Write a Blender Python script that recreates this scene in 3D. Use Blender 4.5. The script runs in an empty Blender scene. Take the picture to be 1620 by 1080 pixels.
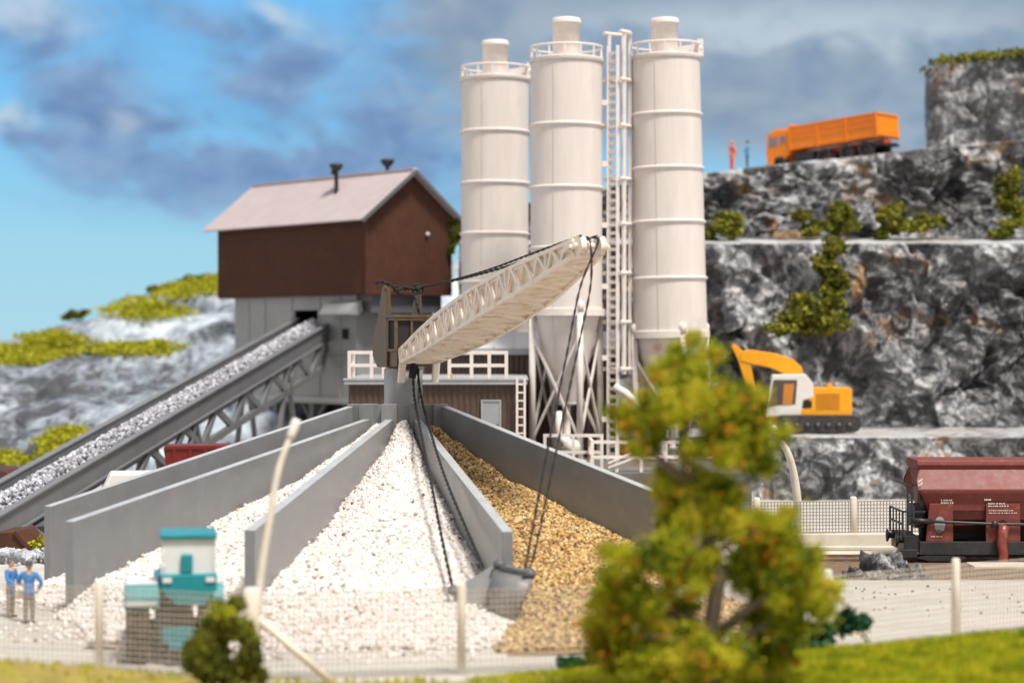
import bpy, bmesh, math, random
import numpy as np
from mathutils import Vector, Matrix, Euler

S = bpy.context.scene
COL = S.collection
R = math.radians
# ------------------------------------------------------------------ camera
H = 8.2          # eye height above the yard, metres
F = 3200.0       # focal length in photo pixels (photo is 1620 px wide)
cd = bpy.data.cameras.new('camera'); cam = bpy.data.objects.new('camera', cd); COL.objects.link(cam)
cam.location = (0, 0, H); cam.rotation_euler = (R(90), 0, 0)
cd.sensor_width = 36.0; cd.lens = F / 1620 * 36.0
cd.clip_start = 0.5; cd.clip_end = 5000
cd.dof.use_dof = True; cd.dof.focus_distance = 76.0; cd.dof.aperture_fstop = 0.190
S.camera = cam
# ------------------------------------------------------------------ sun, world, exposure
SUN_EL, SUN_AZ = 63.0, 146.0     # azimuth clockwise from the view direction: behind the camera, to the right
sd = bpy.data.lights.new('sun', 'SUN'); sun = bpy.data.objects.new('sun', sd); COL.objects.link(sun)
sd.energy = 3.6; sd.angle = R(12); sd.color = (1.0, 0.94, 0.86)
sv = Vector((math.sin(R(SUN_AZ)) * math.cos(R(SUN_EL)), math.cos(R(SUN_AZ)) * math.cos(R(SUN_EL)), math.sin(R(SUN_EL))))
sun.rotation_euler = sv.to_track_quat('Z', 'Y').to_euler(); sun.location = (30, -30, 60)
S.view_settings.view_transform = 'Standard'; S.view_settings.look = 'None'
S.view_settings.exposure = 0.42; S.view_settings.gamma = 1.0

def lin(r, g, b):
    f = lambda c: (c / 255 / 12.92) if c / 255 <= 0.04045 else ((c / 255 + 0.055) / 1.055) ** 2.4
    return (f(r), f(g), f(b), 1.0)

class NT:
    """thin helper round a node tree"""
    def __init__(s, tree): s.t = tree; tree.nodes.clear()
    def n(s, typ, **kw):
        nd = s.t.nodes.new(typ)
        for k, v in kw.items(): setattr(nd, k, v)
        return nd
    def l(s, a, b): s.t.links.new(a, b)
    def put(s, sock, v):
        if isinstance(v, bpy.types.NodeSocket): s.l(v, sock)
        else: sock.default_value = v
    def m(s, op, a, b=0.0, c=0.0, clamp=False):
        nd = s.n('ShaderNodeMath', operation=op, use_clamp=clamp)
        s.put(nd.inputs[0], a); s.put(nd.inputs[1], b); s.put(nd.inputs[2], c)
        return nd.outputs[0]
    def mix(s, f, a, b, mode='MIX'):
        nd = s.n('ShaderNodeMix', data_type='RGBA', blend_type=mode)
        s.put(nd.inputs[0], f); s.put(nd.inputs[6], a); s.put(nd.inputs[7], b)
        return nd.outputs[2]
    def ramp(s, f, stops, interp='LINEAR'):
        nd = s.n('ShaderNodeValToRGB'); e = nd.color_ramp.elements; nd.color_ramp.interpolation = interp
        while len(e) < len(stops): e.new(0.5)
        for k, (p, c) in enumerate(stops): e[k].position = p; e[k].color = tuple(c[:3]) + (1,)
        s.put(nd.inputs[0], f); return nd.outputs[0]
    def noise(s, vec, scale, detail=4, rough=0.55, dist=0.0):
        nd = s.n('ShaderNodeTexNoise'); nd.inputs['Scale'].default_value = scale
        nd.inputs['Detail'].default_value = detail; nd.inputs['Roughness'].default_value = rough
        nd.inputs['Distortion'].default_value = dist
        if vec is not None: s.l(vec, nd.inputs['Vector'])
        return nd.outputs['Fac']
    def sstep(s, x, a, b):
        nd = s.n('ShaderNodeMapRange', interpolation_type='SMOOTHSTEP')
        s.put(nd.inputs[0], x); nd.inputs[1].default_value = a; nd.inputs[2].default_value = b
        return nd.outputs[0]

W = bpy.data.worlds.new('World'); S.world = W; W.use_nodes = True
def build_world():
    T = NT(W.node_tree)
    out = T.n('ShaderNodeOutputWorld'); bg = T.n('ShaderNodeBackground'); T.l(bg.outputs[0], out.inputs[0])
    tc = T.n('ShaderNodeTexCoord'); d = tc.outputs['Generated']
    sp = T.n('ShaderNodeSeparateXYZ'); T.l(d, sp.inputs[0])
    az = T.m('ARCTAN2', sp.outputs[0], sp.outputs[1]); el = T.m('ARCSINE', sp.outputs[2])
    sky = T.n('ShaderNodeTexSky', sky_type='NISHITA'); sky.sun_disc = False
    sky.sun_elevation = R(SUN_EL); sky.sun_rotation = R(SUN_AZ); sky.air_density = 1.0; sky.dust_density = 0.6
    nish = T.mix(1.0, sky.outputs[0], (0.115, 0.115, 0.115, 1), 'MULTIPLY')
    # low sky: azure, paler towards the horizon
    base = T.ramp(T.m('DIVIDE', el, 0.19), [(0.0, lin(172, 215, 230)), (0.25, lin(160, 212, 234)), (0.6, lin(122, 197, 245)), (1.0, lin(112, 188, 246))])
    # cloud space: azimuth / elevation with wind-drawn warp
    cv = T.n('ShaderNodeCombineXYZ'); T.l(T.m('MULTIPLY', az, 1.0), cv.inputs[0]); T.l(T.m('MULTIPLY', el, 1.7), cv.inputs[1])
    rot = T.n('ShaderNodeVectorRotate', rotation_type='Z_AXIS'); T.l(cv.outputs[0], rot.inputs[0]); rot.inputs['Angle'].default_value = R(24)
    n1 = T.noise(rot.outputs[0], 13.0, 7, 0.55, 0.7)
    n2 = T.noise(cv.outputs[0], 30.0, 6, 0.6, 0.5)
    wob = T.m('MULTIPLY', T.m('SUBTRACT', n1, 0.5), 0.075); wob2 = T.m('MULTIPLY', T.m('SUBTRACT', n2, 0.5), 0.04)
    def blob(px, py, rx, ry, amp, tilt=0.0):
        a0 = math.atan2(px - 810, F); e0 = math.atan2(540 - py, F)
        da = T.m('SUBTRACT', T.m('ADD', az, wob), a0); de = T.m('SUBTRACT', T.m('ADD', el, wob2), e0)
        c, s_ = math.cos(tilt), math.sin(tilt)
        x = T.m('DIVIDE', T.m('ADD', T.m('MULTIPLY', da, c), T.m('MULTIPLY', de, s_)), rx / F)
        y = T.m('DIVIDE', T.m('SUBTRACT', T.m('MULTIPLY', de, c), T.m('MULTIPLY', da, s_)), ry / F)
        q = T.m('ADD', T.m('MULTIPLY', x, x), T.m('MULTIPLY', y, y))
        return T.m('MULTIPLY', T.m('EXPONENT', T.m('MULTIPLY', q, -1.0)), amp)
    def total(lst):
        t = None
        for b in lst:
            v = blob(*b); t = v if t is None else T.m('ADD', t, v)
        return t
    dark = total([(110, 110, 150, 90, 1.0, -0.4), (170, 210, 110, 55, 0.6), (60, 230, 70, 40, .35), (370, 60, 170, 60, 0.8, -0.35), (420, 135, 90, 45, .6),
                  (330, 245, 140, 50, 0.6, -.1), (470, 270, 200, 38, .55), (600, 235, 130, 70, .55, -.5), (210, 265, 150, 40, .55), (260, 305, 240, 55, .5), (640, 60, 160, 120, .7), (690, 240, 120, 120, .8)])
    right = total([(900, 40, 260, 130, 1.0), (1250, 60, 420, 150, 1.3), (1600, 60, 250, 240, 1.2), (1250, 190, 260, 60, .5), (800, 170, 120, 120, .8)])
    white = total([(45, 20, 110, 45, 0.9), (8, 200, 45, 32, 1.0), (205, 205, 40, 22, .7), (430, 25, 45, 22, .9, -.6), (520, 60, 80, 30, .35, -.5), (1000, 40, 200, 45, .55), (1250, 40, 200, 40, .6), (1480, 50, 180, 50, .5), (300, 340, 260, 30, .25)])
    nz = T.m('ADD', T.m('MULTIPLY', n1, 2.2), -0.5)
    c = T.mix(T.sstep(T.m('MULTIPLY', dark, nz), 0.0, 0.72), base, T.mix(T.sstep(n2, .3, .7), lin(108, 140, 184), lin(140, 172, 208)))
    c = T.mix(T.sstep(T.m('MULTIPLY', right, T.m('ADD', n1, .45)), 0.12, 1.0), c, T.mix(T.sstep(n2, .3, .7), lin(131, 154, 179), lin(158, 175, 192)))
    c = T.mix(T.m('MULTIPLY', T.sstep(T.m('MULTIPLY', white, T.m('ADD', n2, .4)), 0.1, 0.9), 0.8), c, lin(193, 208, 220))
    # overhead: unseen pale cloud added over the physical sky as neutral fill
    up = T.mix(T.sstep(T.noise(d, 2.5, 5), 0.32, 0.58), nish, (0.68, 0.64, 0.60, 1))
    front = T.mix(T.sstep(T.m('ABSOLUTE', az), 0.55, 1.3), c, T.mix(T.sstep(n1, .3, .7), (0.50, 0.53, 0.57, 1), (0.72, 0.70, 0.67, 1)))   # pale cloud added round the unseen horizon as fill light
    col = T.mix(T.sstep(el, 0.2, 0.42), front, up)
    T.l(col, bg.inputs[0]); bg.inputs[1].default_value = 0.765
build_world()

# ------------------------------------------------------------------ helpers
def P(px, py, d):
    """point of the place seen at a photo pixel, d metres ahead of the camera"""
    return Vector(((px - 810) / F * d, d, H + (540 - py) / F * d))
def G(px, py, z=0.0):
    """point at height z seen at a pixel below the horizon"""
    return P(px, py, (H - z) * F / (py - 540))

def perp(a):
    a = a.normalized(); u = a.cross(Vector((0, 0, 1)))
    if u.length < 1e-4: u = a.cross(Vector((1, 0, 0)))
    u.normalize(); return u, u.cross(a).normalized()

class MB:
    """collects faces; build() links them as ONE mesh object"""
    def __init__(s): s.v = []; s.f = []; s.sm = []; s.mi = []
    def add(s, V, Fc, smooth=False, mi=0):
        o = len(s.v); s.v += [Vector(p) for p in V]
        for f in Fc: s.f.append([o + i for i in f]); s.sm.append(smooth); s.mi.append(mi)
        return s
    def box(s, c, size, M=None, mi=0):
        x, y, z = [q / 2 for q in size]; c = Vector(c)
        V = [Vector((i * x, j * y, k * z)) for k in (-1, 1) for j in (-1, 1) for i in (-1, 1)]
        if M is not None: V = [M @ p for p in V]
        return s.add([c + p for p in V], [(0, 2, 3, 1), (4, 5, 7, 6), (0, 1, 5, 4), (2, 6, 7, 3), (0, 4, 6, 2), (1, 3, 7, 5)], mi=mi)
    def b2(s, lo, hi, mi=0):
        lo = Vector(lo); hi = Vector(hi); return s.box((lo + hi) / 2, hi - lo, mi=mi)
    def bar(s, p, q, w, h=None, mi=0):
        p = Vector(p); q = Vector(q); h = h or w; u, v = perp(q - p); u = u * w / 2; v = v * h / 2
        V = [p - u - v, p + u - v, p + u + v, p - u + v, q - u - v, q + u - v, q + u + v, q - u + v]
        return s.add(V, [(3, 2, 1, 0), (4, 5, 6, 7), (0, 1, 5, 4), (1, 2, 6, 5), (2, 3, 7, 6), (3, 0, 4, 7)], mi=mi)
    def tube(s, pts, r, n=8, mi=0, closed=False, cap=True):
        pts = [Vector(p) for p in pts]; k = len(pts); rr = r if isinstance(r, (list, tuple)) else [r] * k
        V = []; u = None
        for i in range(k):
            if closed: t = pts[(i + 1) % k] - pts[i - 1]
            else: t = pts[min(i + 1, k - 1)] - pts[max(i - 1, 0)]
            t.normalize()
            if u is None: u, _ = perp(t)
            u = (u - t * u.dot(t))
            if u.length < 1e-5: u, _ = perp(t)
            u.normalize(); w = t.cross(u)
            V += [pts[i] + (u * math.cos(a) + w * math.sin(a)) * rr[i] for a in [2 * math.pi * j / n for j in range(n)]]
        Fc = []
        for i in range(k if closed else k - 1):
            a, b = i * n, ((i + 1) % k) * n
            Fc += [(a + j, a + (j + 1) % n, b + (j + 1) % n, b + j) for j in range(n)]
        s.add(V, Fc, True, mi)
        if cap and not closed:
            o = len(s.v) - k * n
            s.f.append([o + j for j in range(n)][::-1]); s.sm.append(False); s.mi.append(mi)
            s.f.append([o + (k - 1) * n + j for j in range(n)]); s.sm.append(False); s.mi.append(mi)
        return s
    def lathe(s, prof, c=(0, 0, 0), n=40, mi=0, M=None):
        """prof: list of (r, z); a doubled point gives a crease"""
        c = Vector(c); V = []; Fc = []
        for r, z in prof:
            for j in range(n):
                a = 2 * math.pi * j / n; p = Vector((r * math.cos(a), r * math.sin(a), z))
                V.append(c + (M @ p if M is not None else p))
        for i in range(len(prof) - 1):
            if prof[i] == prof[i + 1]: continue
            Fc += [(i * n + j, i * n + (j + 1) % n, (i + 1) * n + (j + 1) % n, (i + 1) * n + j) for j in range(n)]
        return s.add(V, Fc, True, mi)
    def prism(s, poly, a, b, M=None, mi=0):
        """poly: (u, w) points in the x-z plane, extruded from y=a to y=b"""
        n = len(poly); V = [Vector((u, a, w)) for u, w in poly] + [Vector((u, b, w)) for u, w in poly]
        if M is not None: V = [M @ p for p in V]
        return s.add(V, [list(range(n)), list(range(2 * n - 1, n - 1, -1))] + [(i, n + i, n + (i + 1) % n, (i + 1) % n) for i in range(n)], mi=mi)
    def build(s, name, mat, parent=None, world=False, origin=None, bevel=0.0):
        me = bpy.data.meshes.new(name); off = Vector((0, 0, 0))
        if parent is not None and world:
            r = parent
            while r.parent: r = r.parent
            off = r.location
        if parent is None and origin is not None: off = Vector(origin)
        me.from_pydata([p - off for p in s.v], [], s.f)
        for m_ in (mat if isinstance(mat, (list, tuple)) else [mat]): me.materials.append(m_)
        me.polygons.foreach_set('use_smooth', s.sm); me.polygons.foreach_set('material_index', s.mi)
        bm = bmesh.new(); bm.from_mesh(me); bmesh.ops.recalc_face_normals(bm, faces=bm.faces); bm.to_mesh(me); bm.free()
        me.update()
        o = bpy.data.objects.new(name, me); COL.objects.link(o)
        if parent is not None: o.parent = parent
        elif origin is not None: o.location = off
        if bevel:
            b = o.modifiers.new('bevel', 'BEVEL'); b.width = bevel; b.segments = 2; b.limit_method = 'ANGLE'; b.angle_limit = R(40)
        return o

def arr_mesh(name, V, Fc, mat, smooth=True, parent=None, origin=None, mi=None):
    """one mesh object from numpy arrays"""
    V = np.asarray(V, dtype=np.float32); Fc = np.asarray(Fc, dtype=np.int32); k = Fc.shape[1]
    if origin is not None: V = V - np.array(origin, dtype=np.float32)
    me = bpy.data.meshes.new(name); me.vertices.add(len(V)); me.vertices.foreach_set('co', V.ravel())
    me.loops.add(Fc.size); me.loops.foreach_set('vertex_index', Fc.ravel())
    me.polygons.add(len(Fc)); me.polygons.foreach_set('loop_start', np.arange(0, Fc.size, k, dtype=np.int32))
    me.polygons.foreach_set('loop_total', np.full(len(Fc), k, dtype=np.int32))
    for m_ in (mat if isinstance(mat, (list, tuple)) else [mat]): me.materials.append(m_)
    me.polygons.foreach_set('use_smooth', np.full(len(Fc), smooth))
    if mi is not None: me.polygons.foreach_set('material_index', np.asarray(mi, dtype=np.int32))
    me.update(calc_edges=True); me.validate()
    o = bpy.data.objects.new(name, me); COL.objects.link(o)
    if parent is not None: o.parent = parent
    elif origin is not None: o.location = origin
    return o

def tag(o, label=None, cat=None, group=None, kind=None):
    if label: o['label'] = label
    if cat: o['category'] = cat
    if group: o['group'] = group
    if kind: o['kind'] = kind
    return o
def thing(name, loc, label, cat, rz=0.0, group=None):
    o = bpy.data.objects.new(name, None); COL.objects.link(o); o.empty_display_size = 0.3
    o.location = loc; o.rotation_euler = (0, 0, rz); return tag(o, label, cat, group)
def copy_tree(o, parent=None):
    c = o.copy(); COL.objects.link(c); c.parent = parent
    for ch in list(o.children): copy_tree(ch, c)
    return c

# ------------------------------------------------------------------ materials
def mat(name, col, rough=0.55, var=0.12, vscale=1.5, bump=0.0, bscale=20.0, metal=0.0, dirt=None, dirt_amt=0.0, dscale=2.0, spec=0.5, stretch=None):
    m = bpy.data.materials.new(name); m.use_nodes = True; T = NT(m.node_tree)
    out = T.n('ShaderNodeOutputMaterial'); b = T.n('ShaderNodeBsdfPrincipled'); T.l(b.outputs[0], out.inputs[0])
    tc = T.n('ShaderNodeTexCoord'); v = tc.outputs['Object']
    if stretch:
        mp = T.n('ShaderNodeMapping'); T.l(v, mp.inputs[0]); mp.inputs['Scale'].default_value = stretch; v = mp.outputs[0]
    c = tuple(col[:3]) + (1,)
    n = T.noise(v, vscale, 6, 0.6)
    f = T.ramp(n, [(0.3, (1 - var,) * 3), (0.7, (1 + var,) * 3)])
    cc = T.mix(1.0, c, f, 'MULTIPLY')
    if dirt is not None:
        cc = T.mix(T.m('MULTIPLY', T.sstep(T.noise(v, dscale, 8, 0.65), 0.5, 0.72), dirt_amt), cc, tuple(dirt[:3]) + (1,))
    T.put(b.inputs['Base Color'], cc)
    T.put(b.inputs['Roughness'], T.m('ADD', T.m('MULTIPLY', T.m('SUBTRACT', n, .5), .25), rough))
    b.inputs['Metallic'].default_value = metal; b.inputs['Specular IOR Level'].default_value = spec
    if bump:
        bp = T.n('ShaderNodeBump'); bp.inputs['Strength'].default_value = bump; bp.inputs['Distance'].default_value = 0.05
        T.l(T.noise(tc.outputs['Object'], bscale, 5, 0.6), bp.inputs['Height']); T.l(bp.outputs[0], b.inputs['Normal'])
    return m
def grain_mat(name, stops, rough=0.6, sss=0.0):
    """each loose grain takes its own colour"""
    m = bpy.data.materials.new(name); m.use_nodes = True; T = NT(m.node_tree)
    out = T.n('ShaderNodeOutputMaterial'); b = T.n('ShaderNodeBsdfPrincipled'); T.l(b.outputs[0], out.inputs[0])
    g = T.n('ShaderNodeNewGeometry'); T.l(T.ramp(g.outputs['Random Per Island'], stops), b.inputs['Base Color'])
    b.inputs['Roughness'].default_value = rough
    return m
def leaf_mat(name, stops, trans=0.35):
    m = bpy.data.materials.new(name); m.use_nodes = True; T = NT(m.node_tree)
    out = T.n('ShaderNodeOutputMaterial'); d = T.n('ShaderNodeBsdfPrincipled'); t = T.n('ShaderNodeBsdfTranslucent'); mx = T.n('ShaderNodeMixShader')
    g = T.n('ShaderNodeNewGeometry'); tc = T.n('ShaderNodeTexCoord')
    n = T.noise(tc.outputs['Object'], 1.5, 4)
    f = T.m('ADD', T.m('MULTIPLY', g.outputs['Random Per Island'], 0.5), T.m('MULTIPLY', T.m('SUBTRACT', n, 0.37), 2.3), clamp=True)
    c = T.ramp(f, stops)
    T.l(c, d.inputs['Base Color']); d.inputs['Roughness'].default_value = 0.65; d.inputs['Specular IOR Level'].default_value = 0.25
    T.l(c, t.inputs[0]); mx.inputs[0].default_value = trans
    T.l(d.outputs[0], mx.inputs[1]); T.l(t.outputs[0], mx.inputs[2]); T.l(mx.outputs[0], out.inputs[0])
    return m
def rock_mat(name, dark, midc, light, scale=0.55, ochre=0.0, rough=0.5, patch=0.0):
    """dark plaster rock dry-brushed with pale paint in streaks"""
    m = bpy.data.materials.new(name); m.use_nodes = True; T = NT(m.node_tree)
    out = T.n('ShaderNodeOutputMaterial'); b = T.n('ShaderNodeBsdfPrincipled'); T.l(b.outputs[0], out.inputs[0])
    tc = T.n('ShaderNodeTexCoord'); mp = T.n('ShaderNodeMapping'); T.l(tc.outputs['Object'], mp.inputs[0])
    mp.inputs['Scale'].default_value = (1.0, 1.0, 0.75); mp.inputs['Rotation'].default_value = (0, R(25), 0)
    n1 = T.noise(mp.outputs[0], scale, 9, 0.66, 1.6); n2 = T.noise(mp.outputs[0], scale * 4.5, 7, 0.65, 1.2)
    at = T.n('ShaderNodeAttribute', attribute_name='facet')
    f = T.m('ADD', T.m('ADD', T.m('MULTIPLY', n1, 0.62), T.m('MULTIPLY', n2, 0.38)), T.m('MULTIPLY', T.m('SUBTRACT', at.outputs['Fac'], 0.5), 0.22))
    f = T.m('ADD', f, T.m('MULTIPLY', T.m('SUBTRACT', T.noise(tc.outputs['Object'], scale * .3, 3), .5), patch))
    c = T.ramp(f, [(0.40, dark), (0.52, midc), (0.63, light), (0.74, tuple(min(1, q * 1.25) for q in light[:3]))])
    if ochre:
        o = T.m('MULTIPLY', T.sstep(T.noise(tc.outputs['Object'], 0.28, 5, 0.6, .6), 0.57, 0.68), ochre)
        c = T.mix(o, c, (0.30, 0.17, 0.06, 1))
    T.l(c, b.inputs['Base Color']); b.inputs['Roughness'].default_value = rough; b.inputs['Specular IOR Level'].default_value = 0.6
    bp = T.n('ShaderNodeBump'); bp.inputs['Strength'].default_value = 0.5; bp.inputs['Distance'].default_value = 0.15
    T.l(n2, bp.inputs['Height']); T.l(bp.outputs[0], b.inputs['Normal'])
    return m

M = {}
M['cream'] = mat('cream_plastic', (0.70, 0.635, 0.595), 0.5, 0.05, 1.2, 0.06, 30, dirt=(0.54, 0.47, 0.43), dirt_amt=0.30, dscale=2.2, stretch=(1.6, 1.6, .22))
M['creambar'] = mat('cream_bars', (0.76, 0.69, 0.645), 0.5, 0.08, 4, 0.05, 40)
M['boom'] = mat('boom_plastic', (0.84, 0.745, 0.655), 0.4, 0.06, 2, 0.05, 40, dirt=(0.62, 0.40, 0.20), dirt_amt=0.7, dscale=2.2)
M['grey'] = mat('grey_wall_plastic', (0.215, 0.22, 0.225), 0.33, 0.10, 0.8, 0.07, 25, dirt=(0.32, 0.32, 0.32), dirt_amt=0.3, dscale=1.3)
M['greyb'] = mat('grey_building', (0.30, 0.305, 0.31), 0.55, 0.08, 0.7, 0.04, 12)
M['greyd'] = mat('dark_grey_steel', (0.105, 0.108, 0.115), 0.5, 0.12, 1.0)
M['greym'] = mat('mid_grey_steel', (0.16, 0.165, 0.175), 0.5, 0.1, 1.0)
M['trim'] = mat('pale_grey_trim', (0.36, 0.37, 0.385), 0.5, 0.1, 2)
M['brown'] = mat('brown_cladding', (0.080, 0.033, 0.020), 0.6, 0.14, 0.8, spec=0.2, dirt=(0.12, 0.065, 0.045), dirt_amt=0.3)
M['browns'] = mat('brown_shed_cladding', (0.085, 0.052, 0.038), 0.5, 0.15, 1.5, dirt=(0.15, 0.10, 0.08), dirt_amt=0.35)
M['roof'] = mat('pinkish_roof', (0.47, 0.41, 0.42), 0.55, 0.06, 1)
M['roofw'] = mat('pale_sheet_roof', (0.62, 0.62, 0.64), 0.45, 0.06, 1)
M['black'] = mat('dark_opening', (0.008, 0.008, 0.009), 0.7, 0.1)
M['blacks'] = mat('black_running_gear', (0.022, 0.022, 0.024), 0.45, 0.3, 4, dirt=(0.06, 0.05, 0.045), dirt_amt=0.5, dscale=5)
M['tyre'] = mat('tyre_rubber', (0.035, 0.032, 0.03), 0.75, 0.3, 3, 0.2, 15, dirt=(0.16, 0.10, 0.06), dirt_amt=0.6, dscale=4)
M['cab'] = mat('crane_brown', (0.100, 0.060, 0.027), 0.32, 0.2, 3, 0.08, 30, dirt=(0.16, 0.10, 0.06), dirt_amt=0.35, dscale=4)
M['rope'] = mat('black_thread', (0.02, 0.02, 0.022), 0.8, 0.4, 20, 0.8, 60)
M['bucket'] = mat('bucket_grey', (0.20, 0.20, 0.205), 0.45, 0.12, 2, dirt=(0.30, 0.22, 0.15), dirt_amt=0.5)
M['concrete'] = mat('concrete_ground', (0.50, 0.475, 0.435), 0.8, 0.14, 0.5, 0.10, 6, dirt=(0.36, 0.33, 0.30), dirt_amt=0.55, dscale=0.6, stretch=(0.35, 1.6, 1))
M['curb'] = mat('cream_curb', (0.62, 0.56, 0.47), 0.7, 0.1, 1.5)
M['ballast'] = mat('brown_ballast', (0.17, 0.115, 0.07), 0.9, 0.5, 12, 0.6, 14)
M['rail'] = mat('rusty_rail', (0.16, 0.075, 0.04), 0.5, 0.2, 5)
M['post'] = mat('cream_post', (0.70, 0.635, 0.545), 0.55, 0.1, 2)
M['wire'] = mat('pale_wire', (0.50, 0.44, 0.37), 0.6, 0.1, 2)
M['wired'] = mat('grey_wire', (0.30, 0.28, 0.26), 0.6, 0.1, 2)
M['orange'] = mat('truck_orange', (0.86, 0.235, 0.008), 0.4, 0.05, 2)
M['red'] = mat('frame_red', (0.50, 0.05, 0.012), 0.5, 0.1, 2)
M['yellow'] = mat('excavator_yellow', (0.86, 0.37, 0.008), 0.4, 0.05, 2)
M['white'] = mat('white_paint', (0.74, 0.71, 0.67), 0.4, 0.04, 2)
M['glass'] = mat('tinted_window', (0.085, 0.065, 0.055), 0.15, 0.1, 2)
M['glassg'] = mat('grey_window', (0.22, 0.20, 0.22), 0.2, 0.1, 2)
M['oxide'] = mat('oxide_red', (0.17, 0.032, 0.024), 0.55, 0.1, 2, dirt=(0.40, 0.16, 0.13), dirt_amt=0.3, dscale=5)
M['oxided'] = mat('oxide_red_hose', (0.20, 0.035, 0.025), 0.35, 0.15, 4, dirt=(0.4, 0.2, 0.17), dirt_amt=0.4)
M['teal'] = mat('teal_paint', (0.012, 0.235, 0.27), 0.35, 0.1, 3)
M['teall'] = mat('white_panel', (0.72, 0.72, 0.70), 0.4, 0.05, 3)
M['redp'] = mat('red_paint', (0.17, 0.014, 0.012), 0.35, 0.1, 2)
M['skin'] = mat('skin', (0.56, 0.33, 0.22), 0.6, 0.05, 6)
M['blue'] = mat('blue_jacket', (0.055, 0.20, 0.48), 0.7, 0.12, 5)
M['trous'] = mat('grey_brown_trousers', (0.20, 0.165, 0.14), 0.75, 0.15, 5)
M['shoe'] = mat('brown_shoes', (0.10, 0.055, 0.035), 0.6, 0.1, 5)
M['hair'] = mat('grey_hair', (0.12, 0.11, 0.11), 0.6, 0.3, 12)
M['haird'] = mat('dark_grey_cap', (0.055, 0.055, 0.065), 0.6, 0.2, 12)
M['paper'] = mat('cream_box', (0.62, 0.50, 0.33), 0.7, 0.05, 5)
M['coral'] = mat('coral_overalls', (0.75, 0.16, 0.08), 0.6, 0.1, 5)
M['bluew'] = mat('bright_blue_workwear', (0.03, 0.27, 0.50), 0.6, 0.1, 5)
M['bark'] = mat('grey_brown_bark', (0.14, 0.10, 0.075), 0.8, 0.3, 6, 0.6, 12)
M['mark'] = mat('white_lettering', (0.62, 0.56, 0.52), 0.6, 0.2, 8)
M['strap'] = mat('yellow_fleck', (0.6, 0.38, 0.03), 0.6, 0.1, 5)
M['wht'] = grain_mat('white_gravel', [(0.0, (0.42, 0.34, 0.29)), (0.06, (0.62, 0.55, 0.50)), (0.3, (0.72, 0.68, 0.655)), (0.75, (0.79, 0.755, 0.735)), (0.9, (0.70, 0.63, 0.58)), (0.975, (0.56, 0.46, 0.38)), (1.0, (0.10, 0.06, 0.04))])
M['tan'] = grain_mat('tan_gravel', [(0.0, (0.07, 0.03, 0.015)), (0.18, (0.20, 0.09, 0.035)), (0.36, (0.36, 0.20, 0.065)), (0.55, (0.54, 0.33, 0.10)), (0.74, (0.64, 0.45, 0.19)), (0.86, (0.72, 0.58, 0.34)), (0.9, (0.36, 0.33, 0.10)), (0.97, (0.50, 0.30, 0.05)), (1.0, (0.20, 0.05, 0.02))])
M['grv'] = grain_mat('grey_stones', [(0.0, (0.16, 0.165, 0.18)), (0.25, (0.32, 0.33, 0.36)), (0.7, (0.50, 0.51, 0.55)), (1.0, (0.66, 0.67, 0.71))])
M['edge'] = mat('wall_top_highlight', (0.40, 0.42, 0.44), 0.4, 0.12, 1.2)  # bright sky highlight on the wall tops, painted in as lighter grey
M['mud'] = mat('muddy_tyre', (0.075, 0.052, 0.040), 0.8, 0.4, 3, 0.3, 12, dirt=(0.26, 0.18, 0.13), dirt_amt=0.85, dscale=2.5)
M['whtb'] = mat('white_gravel_bed', (0.34, 0.29, 0.26), 0.9, 0.2, 6)
M['tanb'] = mat('tan_gravel_bed', (0.26, 0.16, 0.065), 0.9, 0.3, 6)
M['rock'] = rock_mat('quarry_rock', (0.018, 0.018, 0.020), (0.105, 0.106, 0.112), (0.46, 0.46, 0.47), 0.6, 0.75, 0.36, 0.12)
M['rockp'] = rock_mat('pale_rock', (0.05, 0.055, 0.065), (0.25, 0.29, 0.34), (0.46, 0.52, 0.58), 0.22, 0.0, 0.7, 0.75)
M['leaf'] = leaf_mat('tree_leaves', [(0.05, (0.05, 0.08, 0.006)), (0.25, (0.17, 0.22, 0.010)), (0.5, (0.40, 0.43, 0.016)), (0.8, (0.62, 0.58, 0.03)), (1.0, (0.76, 0.64, 0.07))], 0.4)
M['leafo'] = leaf_mat('orange_leaves', [(0.1, (0.34, 0.07, 0.012)), (0.5, (0.60, 0.26, 0.02)), (0.9, (0.66, 0.46, 0.03))], 0.4)
M['bush'] = leaf_mat('bush_leaves', [(0.1, (0.05, 0.06, 0.010)), (0.5, (0.17, 0.18, 0.022)), (0.9, (0.36, 0.35, 0.045))], 0.35)
M['bushd'] = leaf_mat('dark_bush_leaves', [(0.1, (0.02, 0.04, 0.012)), (0.5, (0.07, 0.12, 0.02)), (0.9, (0.20, 0.24, 0.04))], 0.35)
M['grass'] = leaf_mat('grass_blades', [(0.1, (0.20, 0.26, 0.012)), (0.5, (0.42, 0.46, 0.015)), (0.9, (0.58, 0.55, 0.03))], 0.35)
M['fern'] = leaf_mat('blue_green_leaves', [(0.1, (0.01, 0.05, 0.025)), (0.5, (0.03, 0.12, 0.05)), (0.9, (0.10, 0.22, 0.06))], 0.3)
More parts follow.
